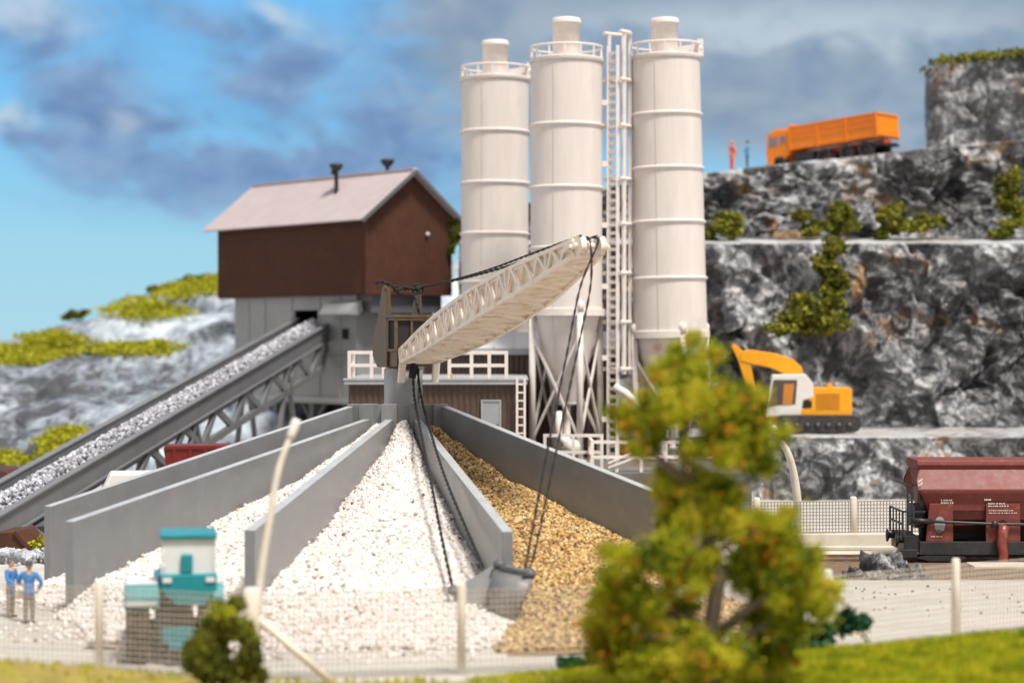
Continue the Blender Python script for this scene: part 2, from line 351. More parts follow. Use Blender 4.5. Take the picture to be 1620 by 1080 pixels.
# ------------------------------------------------------------------ numpy noise
def _h(ix, iy, s):
    n = (ix.astype(np.int64) * 374761393 + iy.astype(np.int64) * 668265263 + s * 1442695041) & 0xffffffff
    n = ((n ^ (n >> 13)) * 1274126177) & 0xffffffff
    n = ((n ^ (n >> 16)) * 2246822519) & 0xffffffff
    return ((n ^ (n >> 15)) & 0xffffff) / float(0xffffff)
def vnoise(x, y, s=0):
    ix = np.floor(x); iy = np.floor(y); fx = x - ix; fy = y - iy
    fx = fx * fx * (3 - 2 * fx); fy = fy * fy * (3 - 2 * fy)
    a = _h(ix, iy, s); b = _h(ix + 1, iy, s); c = _h(ix, iy + 1, s); d = _h(ix + 1, iy + 1, s)
    return (a + (b - a) * fx) * (1 - fy) + (c + (d - c) * fx) * fy
def fbm(x, y, s=0, o=5):
    t = 0; a = .5
    for k in range(o): t = t + a * (vnoise(x, y, s + k) - .5); x = x * 2.03; y = y * 2.03; a *= .5
    return t
def crumple(x, y, s=0, warp=0.5):
    """folded-foil relief: envelope of randomly tilted planes; returns height and a per-facet number"""
    wx = x + warp * 2 * fbm(x * .8, y * .8, s + 50, 4); wy = y + warp * 2 * fbm(x * .8 + 9, y * .8, s + 60, 4)
    ix = np.floor(wx); iy = np.floor(wy); best = np.full(x.shape, -9.0); ident = np.zeros(x.shape)
    for dx in (-1, 0, 1):
        for dy in (-1, 0, 1):
            cx = ix + dx; cy = iy + dy
            px = cx + _h(cx, cy, s); py = cy + _h(cx, cy, s + 1)
            ex = wx - px; ey = wy - py
            h = _h(cx, cy, s + 2) * .9 + ex * (_h(cx, cy, s + 3) - .5) * 1.5 + ey * (_h(cx, cy, s + 4) - .5) * 1.5 - .55 * (ex * ex + ey * ey)
            up = h > best; best = np.where(up, h, best); ident = np.where(up, _h(cx, cy, s + 5), ident)
    return best, ident
def grid_faces(nu, nv):
    i = np.arange(nu - 1)[:, None] * nv + np.arange(nv - 1)[None, :]
    return np.stack([i, i + nv, i + nv + 1, i + 1], -1).reshape(-1, 4)
def set_facet(o, val):
    a = o.data.attributes.new('facet', 'FLOAT', 'POINT'); a.data.foreach_set('value', np.asarray(val, dtype=np.float32).ravel())

# ------------------------------------------------------------------ setting: ground, foreground mound, track bed
gr = MB(); gr.add([(-1500, 10, 0), (1500, 10, 0), (1500, 2500, 0), (-1500, 2500, 0)], [(0, 1, 2, 3)])
tag(gr.build('ground', M['concrete']), kind='structure')

def px_interp(px, tab): return np.interp(px, [t[0] for t in tab], [t[1] for t in tab])
CREST = [(-900, 1040), (0, 1046), (150, 1058), (300, 1073), (430, 1085), (700, 1086), (800, 1075), (1000, 1058), (1250, 1040), (1400, 1024), (1620, 1002), (2500, 960)]
def mound_z(x, y):
    """height of the grassy verge in front of the fence"""
    px = 810 + x / 46.5 * F; cz = np.maximum(H - (px_interp(px, CREST) - 540) / F * 46.5, 0.0)
    t = np.clip((49.4 - y) / 2.8, 0, 1); t = t * t * (3 - 2 * t)
    return cz * t + 0.10 * fbm(x * 1.2, y * 1.2, 5) * t - 0.05 * (1 - t)
xs = np.linspace(-26, 26, 261); ys = np.linspace(34, 51, 90)
X, Y = np.meshgrid(xs, ys, indexing='ij')
mo = arr_mesh('verge', np.stack([X, Y, mound_z(X, Y)], -1).reshape(-1, 3), grid_faces(261, 90), mat('verge_soil', (0.30, 0.225, 0.05), 0.9, 0.35, 1.5, 0.5, 8, dirt=(0.26, 0.27, 0.03), dirt_amt=0.7, dscale=0.45))
tag(mo, kind='structure')

def cards(rng, C, size, n_per=1, flat=0.0, up=None, aspect=0.75):
    """leaf-sized quads at the points C"""
    n = len(C); a = rng.normal(size=(n, 3))
    if up is not None: a = a * (1 - up) + np.array([0, 0, 1.0]) * up * 1.8
    a /= np.linalg.norm(a, axis=1)[:, None]
    b = np.cross(a, rng.normal(size=(n, 3))); b /= np.linalg.norm(b, axis=1)[:, None]
    s = size * rng.uniform(.6, 1.3, (n, 1)); a = a * s * .5; b = b * s * .5 * aspect
    V = np.stack([C - a - b * .6, C - a * .1 + b * -1.0, C + a, C - a * .1 + b], 1)
    return V.reshape(-1, 3), np.arange(4 * n).reshape(n, 4)
def blob_points(rng, c, rad, n, fill=0.55):
    d = rng.normal(size=(n, 3)); d /= np.linalg.norm(d, axis=1)[:, None]
    q = rng.uniform(fill ** 3, 1, (n, 1)) ** (1 / 3.0)
    lump = 1 + .28 * np.sin(d[:, :1] * 5 + c[0] * 3) * np.cos(d[:, 2:] * 6 + c[2] * 2)
    return np.array(c) + d * q * np.array(rad) * lump
rng = np.random.default_rng(7)

# grass on the verge: blades
n = 85000; gx = rng.uniform(-15, 15, n); gy = rng.uniform(38.5, 49.0, n)
den = np.clip((gx + 1.0) / 6, 0.0, 1) * np.clip((49.2 - gy) / 1.2, 0.1, 1) + .03
k = rng.random(n) < den; gx, gy = gx[k], gy[k]; gz = mound_z(gx, gy)
V, Fc = cards(rng, np.stack([gx, gy, gz + .06], -1), 0.20, up=.75, aspect=.35)
tag(arr_mesh('grass', V, Fc, M['grass'], False), 'bright yellow-green grass on the verge in front of the wire fence', 'grass', kind='stuff')

# ------------------------------------------------------------------ quarry cliff
def cliff():
    nx = 580; xs = np.linspace(-3.1, 50, nx)
    pxs = 810 + xs / 128 * F
    sky = px_interp(pxs, [(500, 420), (690, 350), (985, 292), (1120, 274), (1220, 262), (1410, 243), (1460, 236), (1620, 222), (2200, 200)])
    zt = H + (540 - sky) / F * 128
    prof = [(104.6, -.3, .2), (106.0, 3.2, .05), (116.2, 3.25, .05), (118.4, 13.94, .06), (121.5, 14.3, .35), (124.5, 14.6, .3), (127.6, None, .1), (150, None, .15)]
    segn = [46, 34, 130, 22, 22, 74, 50]
    Yb = []; Zb = []; amp = []; vv = []; arc = 0
    for k, nn in enumerate(segn):
        (y0, z0, a0), (y1, z1, a1) = prof[k], prof[k + 1]
        for j in range(nn + (k == len(segn) - 1)):
            t = j / nn
            Z0 = zt if z0 is None else np.full(nx, z0); Z1 = zt + (0.6 if k == 6 else 0) if z1 is None else np.full(nx, z1)
            Yb.append(np.full(nx, y0 + (y1 - y0) * t)); Zb.append(Z0 + (Z1 - Z0) * t)
            face = k in (0, 2, 5); b = math.sin(math.pi * t) ** .35 if face else 0
            amp.append((a0 * (1 - t) + a1 * t) + (b * (1.9 if k != 0 else 1.1) if face else 0)); vv.append(arc + t * math.hypot(y1 - y0, 7 if z1 is None else (z1 - z0)))
        arc = vv[-1]
    Yb = np.array(Yb).T; Zb = np.array(Zb).T; nv = Yb.shape[1]; A = np.array(amp)[None, :]; Vv = np.broadcast_to(np.array(vv)[None, :], Yb.shape)
    Xb = np.broadcast_to(xs[:, None], Yb.shape)
    h1, i1 = crumple(Xb * .40 + Vv * .16, Vv * .24, 11, .7); h2, i2 = crumple(Xb * 1.05 - Vv * .35, Vv * .62, 31, .6); h3, i3 = crumple(Xb * 3.1, Vv * 2.6, 41, .5)
    d = (.35 - h1) * 1.15 + (h2 - .3) * .55 + (.3 - h3) * .24 + 1.3 * fbm(Xb * .2, Vv * .2, 3, 3) + .5 * (.25 - np.abs(fbm(Xb * .7 + Vv * .25, Vv * .28, 14, 4)) * 2)
    Yd = Yb - d * A; Zd = Zb + d * A * .16 + .12 * fbm(Xb, Yb, 8, 4); Xd = Xb + .5 * A * (h2 - .3)
    Xd = Xd.copy(); Xd[0] = Xd[1] = xs[0] + .1 * fbm(Yd[0], Zd[0], 3); Yd[0] = 150
    o = arr_mesh('cliff', np.stack([Xd, Yd, Zd], -1).reshape(-1, 3), grid_faces(nx, nv), M['rock'], True)
    flat = np.concatenate([np.full(nn, 1.0 if k in (1, 3, 6) else 0.0) for k, nn in enumerate(segn)] + [[1.0]])[None, :]
    set_facet(o, .45 * i1 + .35 * i2 + .2 * i3 + .75 * flat); tag(o, kind='structure')
    return Xd, Yd, Zd
CL = cliff()

def block():
    """top bench: an upright rock block with turf on it"""
    x0, x1, yf, yb = 26.9, 50, 131.5, 150
    pts = [(x0 * yb / yf + .4, yb)] + [((x0 + .5 * t) * (yf + (yb - yf) * t) / yf, yf + (yb - yf) * t) for t in np.linspace(.95, .05, 50)] + [(x0 + .25, yf + .2)] + [(x, yf) for x in np.linspace(x0 + .8, x1, 230)]
    pts = np.array(pts); nu = len(pts); nv = 74
    d = np.gradient(pts, axis=0); nrm = np.stack([-d[:, 1], d[:, 0]], -1); nrm /= np.linalg.norm(nrm, axis=1)[:, None]; nrm = -nrm * np.sign(nrm[:, :1] * 0 + 1)
    s = np.concatenate([[0], np.cumsum(np.linalg.norm(np.diff(pts, axis=0), axis=1))])
    top = H + (540 - px_interp(810 + pts[:, 0] / 133 * F, [(1455, 122), (1480, 105), (1540, 97), (1620, 90), (2200, 60)])) / F * 133
    t = np.linspace(0, 1, nv); S_, T_ = np.meshgrid(s, t, indexing='ij'); Z = 19.6 + (top[:, None] - 19.6) * T_
    h1, i1 = crumple(S_ * .42, Z * .36, 71, .7); h2, i2 = crumple(S_ * 1.2, Z * .95, 81, .6); h3, i3 = crumple(S_ * 3, Z * 2.6, 91, .5)
    dd = ((h1 - .3) * .9 + (h2 - .3) * .5 + (h3 - .3) * .16) * np.where(pts[:, 1:2] > yf + .1, .12, 1.0) * (1 - .6 * T_ ** 6)
    sgn = -1.0
    Xd = pts[:, :1] - np.abs(nrm[:, :1]) * dd; Yd = pts[:, 1:2] - np.abs(nrm[:, 1:2]) * dd
    V = np.stack([Xd, Yd, Z], -1); o_n = V[:, -1, :].copy()
    # top lid
    lid = []; kk = 14
    for j in range(1, kk):
        q = o_n.copy(); f = j / (kk - 1); q[:, 1] = q[:, 1] + (yb - q[:, 1]) * f; q[:, 0] = q[:, 0] * q[:, 1] / o_n[:, 1]; q[:, 2] += .5 * f; lid.append(q)
    V = np.concatenate([V, np.stack(lid, 1)], 1); fac = np.concatenate([.45 * i1 + .35 * i2 + .2 * i3, np.full((nu, kk - 1), .5)], 1)
    o = arr_mesh('cliff', V.reshape(-1, 3), grid_faces(nu, nv + kk - 1), M['rock'], True); set_facet(o, fac); tag(o, kind='structure')
    return o_n
BT = block()

# ------------------------------------------------------------------ pale hills on the left
def hills():
    nu, nv = 420, 190
    pxs = np.linspace(-420, 800, nu); t = np.linspace(0, 1, nv)
    sky = px_interp(pxs, [(-420, 535), (-100, 540), (0, 544), (60, 526), (110, 509), (160, 504), (200, 484), (260, 460), (340, 440), (430, 428), (560, 424), (700, 420), (800, 400)])
    prof_t = [0, .12, .18, .42, .50, .72, .80, .92, 1.0]; prof_z = [-.12, .25, .34, .40, .66, .72, .93, .98, 1.0]
    zf = np.interp(t, prof_t, prof_z); yy = 122 + 46 * t ** 1.05
    zt = H + (540 - sky) / F * 168
    PX, T_ = np.meshgrid(pxs, t, indexing='ij'); Y = np.broadcast_to(yy[None, :], PX.shape); X = (PX - 810) / F * Y
    ben = .5 + .5 * vnoise(PX * .006, T_ * 0, 4)
    Z = zt[:, None] * (zf[None, :] * ben + (1 - ben) * T_ ** .8)
    h1, i1 = crumple(X * .22, Y * .16 + Z * .2, 111, .7); h2, i2 = crumple(X * .6, Y * .45 + Z * .5, 121, .6); h3, i3 = crumple(X * 1.6, Y * 1.2 + Z * 1.3, 131, .5)
    d = ((h1 - .3) * 1.7 + (h2 - .3) * .8 + (h3 - .3) * .25) * np.clip(1.15 - T_ ** 6 * .9, 0, 1)
    V = np.stack([X, Y - d * .9, Z + d * .45], -1)
    back = V[:, -1:, :].copy(); back[:, :, 1] += 60; V = np.concatenate([V, back], 1)
    o = arr_mesh('hills', V.reshape(-1, 3), grid_faces(nu, nv + 1), M['rockp'], True); set_facet(o, np.concatenate([.4 * i1 + .35 * i2 + .25 * i3, np.full((nu, 1), .5)], 1)); tag(o, kind='structure')
    return V.reshape(-1, 3)
HV = hills()
hp = np.stack([810 + HV[:, 0] / HV[:, 1] * F, 540 - (HV[:, 2] - H) / HV[:, 1] * F], -1)
gp = []
for (cx, cy, rx, ry) in [(20, 560, 70, 16), (85, 545, 50, 20), (220, 553, 75, 10), (238, 490, 52, 16), (100, 705, 32, 26), (125, 690, 20, 16), (10, 727, 34, 12), (330, 452, 30, 14), (285, 462, 20, 10), (90, 760, 40, 14)]:
    q = (((hp[:, 0] - cx) / rx) ** 2 + ((hp[:, 1] - cy) / ry) ** 2) * (.35 + 1.5 * vnoise(hp[:, 0] * .055, hp[:, 1] * .11, 17)) < 1
    gp.append(HV[q])
gp = np.concatenate(gp); gp = gp[rng.integers(0, len(gp), 36000)] + rng.normal(size=(36000, 3)) * [.5, .4, .10] + [0, -.1, .08]
V, Fc = cards(rng, gp, .30, up=.2)
M['hgrass'] = leaf_mat('hill_grass', [(0.1, (0.26, 0.28, 0.012)), (0.5, (0.42, 0.42, 0.018)), (0.9, (0.52, 0.48, 0.05))], 0.3)
tag(arr_mesh('hill_grass', V, Fc, M['hgrass'], False), 'yellow-green grass growing on the benches of the pale left hills', 'grass', kind='stuff')

# ------------------------------------------------------------------ shrubs
def shrub(name, blobs, m, n, size, label, cat='shrub', group=None, spike=None):
    c0 = Vector(blobs[0][0]); pts = []
    for c, rad in blobs:
        rad = rad if isinstance(rad, tuple) else (rad, rad * .8, rad)
        for q in range(6):
            cc = np.array(c) + rng.normal(size=3) * np.array(rad) * .42; pts.append(blob_points(rng, cc, np.array(rad) * rng.uniform(.35, .62), n // 6, .3))
    V, Fc = cards(rng, np.concatenate(pts), size)
    base = (c0.x, c0.y, min(b[0][2] - (b[1][2] if isinstance(b[1], tuple) else b[1]) for b in blobs))
    o = arr_mesh(name, V, Fc, m, False, origin=base); return tag(o, label, cat, group)
def pb(px, py, d, rx, ry=None):
    s = d / F; ry = ry or rx; return (tuple(P(px, py, d)), (rx * s, rx * s * .8, ry * s))
g = 'shrubs growing on the quarry ledges'
for bl, lab in [
    ([pb(1142, 362, 121, 34, 26)], 'olive shrub on the ledge right beside the right silo'),
    ([pb(1283, 360, 121.5, 34, 20)], 'low olive shrub on the ledge under the cab of the orange truck'),
    ([pb(1330, 350, 122, 30, 24)], 'olive shrub on the ledge below the cargo bed of the orange truck'),
    ([pb(1405, 345, 122, 34, 28), pb(1450, 352, 122, 34, 16)], 'wide olive shrub on the ledge below the tail of the orange truck'),
    ([pb(1608, 318, 122, 26, 44), pb(1600, 360, 121, 36, 14)], 'tall shrub on the ledge at the right edge of the picture'),
    ([pb(1322, 408, 116.6, 26, 26), pb(1318, 445, 116.3, 26, 34)], 'trailing shrub hanging down the cliff face from the ledge'),
    ([pb(1290, 485, 115.4, 46, 34), pb(1250, 512, 115.2, 46, 18), pb(1300, 522, 115, 24, 16)], 'dark shrub clinging halfway up the cliff above the yellow excavator')]:
    shrub('shrub', bl, M['bush'], 1500, .30, lab, group=g)
shrub('shrub', [pb(718, 372, 122, 10, 30)], M['bush'], 1400, .3, 'yellow-green shrub showing between the brown gable and the left silo', group=g)
g = 'bushes on the hill skyline'
for bl, lab in [([pb(310, 446, 164, 30, 16), pb(340, 446, 164, 24, 12)], 'olive bush on the hill crest beside the brown processing building'),
                ([pb(262, 462, 164, 26, 12)], 'low olive bush on the hill crest farther from the brown building'),
                ([pb(118, 497, 167, 14, 6)], 'tiny dark bush alone on the left end of the hill crest')]:
    shrub('bush', bl, M['bush'], 1300, .4, lab, 'bush', g)
# turf along the top of the upright rock block
tp = BT[BT[:, 1] < 132]; tp = tp[rng.integers(0, len(tp), 5000)] + rng.normal(size=(5000, 3)) * [.3, .5, .14] + [0, .3, .05]
V, Fc = cards(rng, tp, .32, up=.3)
tag(arr_mesh('turf', V, Fc, M['bush'], False), 'olive turf capping the upright rock block at the right', 'turf', kind='stuff')
# foreground bush and ferns at the fence
shrub('bush', [pb(360, 1000, 44.2, 40, 36), pb(335, 1040, 44, 42, 40), pb(390, 1045, 44, 36, 44), pb(352, 968, 44.2, 26, 22), pb(322, 1010, 44, 30, 30), pb(395, 1010, 44, 26, 30), pb(335, 1078, 44, 36, 30), pb(388, 1078, 44, 36, 30)], M['bush'], 5200, .085, 'small rounded dark green bush in front of the teal tractor', 'bush')
shrub('bush', [pb(352, 975, 43.8, 40, 24)], M['leaf'], 160, .10, 'few yellow sprigs on top of the small dark bush', 'sprigs')
shrub('fern', [pb(905, 1050, 48.6, 34, 12), pb(950, 1042, 48.6, 26, 16)], M['fern'], 700, .14, 'blue-green ground plant left of the foreground tree foot', 'plant')
shrub('fern', [pb(1290, 1000, 49.5, 50, 26), pb(1345, 985, 49.5, 24, 30), pb(1250, 1030, 49, 30, 18)], M['fern'], 1500, .14, 'blue-green ground plant right of the foreground tree foot', 'plant')

# ------------------------------------------------------------------ foreground tree
def tree():
    D = 42.0
    base = P(1130, 1066, D); base.z = float(mound_z(np.array([base.x]), np.array([base.y]))[0])
    root = thing('tree', base, 'gnarled foreground tree with yellow-green foliage and orange leaves', 'tree')
    s = D / F
    def q(px, py, dd=0): return P(px, py, D + dd)
    tk = MB()
    tk.tube([base - Vector((0, 0, .3)), q(1136, 1030), q(1126, 990, .1), q(1132, 940), q(1138, 905, -.1), q(1124, 870, .1), q(1116, 820), q(1098, 775), q(1084, 730, -.1), q(1078, 690), q(1092, 620), q(1095, 570)], [.24, .19, .18, .18, .17, .15, .14, .13, .12, .11, .08, .04], 10)
    tk.build('trunk', M['bark'], root, True)
    for pts, r in [([q(1132, 1010), q(1165, 975, -.2), q(1205, 950, -.5), q(1255, 925, -.6)], .14), ([q(1134, 1035), q(1175, 1005, -.3), q(1225, 985, -.4), q(1290, 955, -.2)], .13),
                   ([q(1130, 1000), q(1095, 978, .2), q(1045, 965, .3), q(990, 940, .3)], .14), ([q(1128, 1030), q(1080, 1010, -.4), q(1020, 1005, -.6)], .11),
                   ([q(1095, 770), q(1065, 745, -.2), q(1030, 715, -.4), q(995, 682, -.4)], .13), ([q(1108, 815), q(1150, 790, .3), q(1200, 745, .4)], .10),
                   ([q(1120, 880), q(1165, 855, -.3), q(1215, 832, -.3)], .08), ([q(1122, 890), q(1075, 860, .3), q(1040, 835, .3)], .08), ([q(1085, 720), q(1130, 680, .3), q(1185, 655, .3)], .08)]:
        tk = MB(); tk.tube(pts, [r * (1 - .65 * i / (len(pts) - 1)) for i in range(len(pts))], 8); tk.build('branch', M['bark'], root, True)
    cl = [(1105, 1040, 30), (1150, 1042, 30), (1125, 1052, 26), (1120, 1048, 24), (1160, 1040, 26), (1100, 1005, 30), (1085, 965, 26), (1195, 1000, 30), (1165, 905, 24), (1225, 860, 34), (1150, 830, 34), (1020, 640, 24), (1240, 690, 16), (950, 985, 34), (965, 1025, 34), (1010, 1045, 34), (1055, 1050, 34), (1215, 1030, 26), (1075, 1020, 40), (1000, 960, 36), (975, 950, 30), (1270, 965, 40), (1230, 960, 40), (1190, 850, 30), (1070, 578, 36), (1105, 590, 42), (1058, 625, 44), (1110, 640, 50), (1150, 625, 36), (1160, 668, 46), (1198, 690, 40), (1195, 640, 24), (1000, 668, 32), (1022, 682, 34), (985, 652, 20), (1040, 660, 26), (1150, 715, 42), (1195, 728, 34),
          (1110, 700, 34), (1065, 790, 42), (1105, 775, 46), (1150, 775, 44), (1100, 830, 52), (1055, 820, 26), (1165, 815, 36), (1215, 825, 32), (1240, 818, 18), (1065, 880, 50), (1015, 880, 34), (1000, 920, 46), (960, 965, 32), (985, 1000, 46), (1040, 985, 46), (950, 1005, 24), (1045, 930, 46), (1110, 890, 40), (1025, 1035, 44), (1085, 1050, 26),
          (1215, 890, 42), (1255, 880, 38), (1285, 905, 36), (1245, 930, 44), (1200, 935, 36), (1290, 955, 38), (1250, 990, 34), (1205, 1000, 32), (1312, 930, 18), (1170, 880, 28), (1180, 1048, 24), (1240, 1035, 26), (1010, 700, 22), (1040, 590, 16), (1130, 560, 18)]
    pts = []; po = []
    for (px, py, r) in cl:
        r *= .80
        dd = rng.uniform(-1, 1) * .8 if py < 1036 or abs(px - 1125) > 50 else -1.0; c = np.array(q(px, py, dd)); rr = r * s
        for k in range(9):
            cc = c + rng.normal(size=3) * rr * .52
            pts.append(blob_points(rng, cc, np.array([1, 1, .85]) * rr * rng.uniform(.28, .62), int(1250 * (r / 40) ** 2) // 2, .05))
        if rng.random() < .5:
            for k in range(6):
                cc = c + rng.normal(size=3) * rr * .75 + np.array([0, -.4, -.1]); po.append(blob_points(rng, cc, np.full(3, rr * rng.uniform(.10, .30)), int(rng.integers(4, 13)), .1))
    V, Fc = cards(rng, np.concatenate(pts) + rng.normal(size=(sum(len(a) for a in pts), 3)) * np.where(rng.random((sum(len(a) for a in pts), 1)) < .12, .17, .055), .080); V2, F2 = cards(rng, np.concatenate(po), .10)
    V = np.concatenate([V, V2]); mi = np.concatenate([np.zeros(len(Fc)), np.ones(len(F2))]); Fc = np.concatenate([Fc, F2 + len(Fc) * 4])
    arr_mesh('crown', V - np.array(base), Fc, [M['leaf'], M['leafo']], False, parent=root, mi=mi)
tree()
# ------------------------------------------------------------------ cladding
def corrugated(mb, a, b, z0, ztop, out, period=.30, amp=.045, mi=0):
    """wavy sheet from a to b (x, y); ztop is a number or a function of the fraction along"""
    a = Vector((a[0], a[1], 0)); b = Vector((b[0], b[1], 0)); L = (b - a).length; n = max(8, int(L / period * 4)); out = Vector((out[0], out[1], 0))
    V = []
    for i in range(n + 1):
        t = i / n; p = a + (b - a) * t + out * (amp * math.sin(t * L / period * 2 * math.pi))
        zt = ztop(t) if callable(ztop) else ztop
        V += [p + Vector((0, 0, z0)), p + Vector((0, 0, zt))]
    mb.add(V, [(2 * i, 2 * i + 2, 2 * i + 3, 2 * i + 1) for i in range(n)], True, mi)
def roof_sheet(mb, e0, e1, r0, r1, rib=.4, w=.10, h=.06, th=.08):
    """sloping sheet roof, e: eave ends, r: ridge ends, with standing ribs"""
    e0, e1, r0, r1 = map(Vector, (e0, e1, r0, r1)); nrm = (e1 - e0).cross(r0 - e0).normalized()
    if nrm.z < 0: nrm = -nrm
    dn = nrm * -th
    mb.add([e0, e1, r1, r0, e0 + dn, e1 + dn, r1 + dn, r0 + dn], [(0, 1, 2, 3), (7, 6, 5, 4), (0, 4, 5, 1), (1, 5, 6, 2), (2, 6, 7, 3), (3, 7, 4, 0)])
    n = int((e1 - e0).length / rib)
    for i in range(n + 1):
        t = (i + .02) / (n + .04); p = e0 + (e1 - e0) * t + nrm * h * .5; q = r0 + (r1 - r0) * t + nrm * h * .5
        mb.bar(p, q, w, h)

# ------------------------------------------------------------------ processing building on legs
def building():
    c = P(580, 465, 118); a = R(41); base = Vector((c.x, c.y, 0))
    root = thing('processing_building', base, 'brown corrugated building with pinkish gable roof on a grey base', 'building', a)
    Wd, L = 6.4, 15.9; z0, ze, zr = 10.95, 15.75, 18.25
    w = MB()
    corrugated(w, (0, 0), (0, L), z0, ze, (-1, 0)); corrugated(w, (Wd, 0), (Wd, L), z0, ze, (1, 0))
    gz = lambda t: ze + (zr - ze) * (1 - abs(2 * t - 1))
    corrugated(w, (0, 0), (Wd, 0), z0, gz, (0, -1)); corrugated(w, (0, L), (Wd, L), z0, gz, (0, 1))
    w.add([(0, 0, z0), (Wd, 0, z0), (Wd, L, z0), (0, L, z0)], [(0, 1, 2, 3)])
    w.build('wall', M['brown'], root)
    cn = MB(); cn.box((-.03, -.03, (z0 + ze) / 2), (.16, .16, ze - z0)); cn.build('corner_trim', M['brown'], root)
    sl = (zr - ze) / (Wd / 2); oh = .75
    r = MB(); roof_sheet(r, (-oh, -.55, ze - sl * oh + .12), (-oh, L + .55, ze - sl * oh + .12), (Wd / 2, -.55, zr + .12), (Wd / 2, L + .55, zr + .12))
    roof_sheet(r, (Wd + oh, -.55, ze - sl * oh + .12), (Wd + oh, L + .55, ze - sl * oh + .12), (Wd / 2, -.55, zr + .12), (Wd / 2, L + .55, zr + .12))
    r.bar((Wd / 2, -.56, zr + .15), (Wd / 2, L + .56, zr + .15), .4, .12)
    ro = r.build('roof', M['roof'], root)
    fb = MB(); fb.bar((-oh, -.58, ze - sl * oh + .02), (Wd / 2, -.58, zr + .02), .10, .22); fb.bar((Wd + oh, -.58, ze - sl * oh + .02), (Wd / 2, -.58, zr + .02), .10, .22); fb.build('barge_board', M['greyd'], ro)
    for (x, y, zt) in ((1.75, 5.4, 18.55), (4.9, 4.4, 18.95)):
        v = MB(); zb = ze + sl * min(x, Wd - x); v.lathe([(.13, zb - .1), (.13, zt), (.26, zt + .05), (.40, zt + .28), (.40, zt + .28), (.44, zt + .30), (.44, zt + .40), (.36, zt + .46), (0, zt + .52)], (x, y, 0), 16)
        if x < 3: v.tube([(x, y, zt - .2), (x - .28, y + .1, zt + .0)], .14, 8)
        v.build('roof_vent', M['blacks'], ro)
    kn = MB(); kn.lathe([(.0, 0), (.12, 0), (.12, .1), (0, .12)], (Wd * .70, -.05, 14.6), 12, M=Matrix.Rotation(R(90), 3, 'X')); kn.build('lamp', M['cream'], root)
    # grey lower storey, opening for the belt
    g = MB(); x0, x1, y0, y1, zb = .45, 6.1, 1.6, 14.6, 4.6; oy0, oy1, oz0, oz1 = 5.5, 8.0, 7.6, 10.1
    t = .12
    for (ya, yb, za, zc) in ((y0, oy0, zb, 10.94), (oy1, y1, zb, 10.94), (oy0, oy1, zb, oz0), (oy0, oy1, oz1, 10.94)): g.b2((x0, ya, za), (x0 + t, yb, zc))
    g.b2((x0 + t, y0, zb), (x1, y0 + t, 10.94)); g.b2((x0 + t, y1 - t, zb), (x1, y1, 10.94)); g.b2((x1, y0, zb), (x1 + t, y1, 10.94)); g.b2((x0, y0, zb - .15), (x1 + t, y1, zb))
    lo = g.build('lower_wall', M['greyb'], root)
    g = MB()
    for y in (3.2, 5.3, 8.25, 11.2, 13.0): g.box((x0 - .03, y, 7.75), (.08, .10, 6.2))
    g.box((x0 - .035, 11.3, 7.5), (.09, 6.4, .10)); g.box((x0 - .035, 3.55, 7.2), (.09, 3.7, .10)); g.box((x0 - .05, 8.1, zb + .1), (.14, 13.0, .3)); g.build('panel_joint', M['trim'], lo)
    g = MB(); g.b2((x0 + 1.6, oy0 - .4, oz0 - .4), (x0 + 1.7, oy1 + .4, oz1 + .4)); g.build('dark_opening', M['black'], lo)
    g = MB()
    g.b2((x0 - .06, 2.35, 8.35), (x0 + .02, 2.95, 8.95)); g.build('window', M['black'], lo)
    g = MB()
    for i in range(15):
        a0 = R(-5 + 14 * i / 14 * 8); a1 = R(-5 + 14 * (i + 1) / 14 * 8)
    prof = [(0.3, 10.6), (-.2, 10.4), (-.55, 10.0), (-.62, 9.8), (.1, 9.75), (.42, 10.0)]
    g.prism([(u, w_) for u, w_ in prof], .9, 3.9); g.build('chute_hood', M['greyb'], root)
    g = MB(); g.b2((.6, .35, 9.9), (5.9, 1.58, 10.93)); g.build('gable_ledge', M['greyd'], root)
    for (x, y) in ((.8, 2.2), (.8, 6.4), (.8, 10.3), (.8, 14.1), (5.7, 2.2), (5.7, 6.4), (5.7, 10.3), (5.7, 14.1)):
        g = MB(); g.bar((x, y, 0), (x, y, zb - .15), .42); g.bar((x, y, 3.0), (x, y + 1.1, zb - .2), .16); g.bar((x, y, 3.0), (x, y - 1.1, zb - .2), .16); g.build('leg', M['greyd'], root)
    for y in (4.2, 9.8):
        g = MB(); g.lathe([(1.6, zb - .15), (.5, zb - 1.9), (.5, zb - 2.3)], (3.2, y, 0), 4); g.build('discharge_hopper', M['greym'], root)
    Mw = Matrix.Translation(base) @ Matrix.Rotation(a, 4, 'Z')
    return Mw @ Vector((x0 + .9, (oy0 + oy1) / 2, 9.1))
BELT_TOP = building()

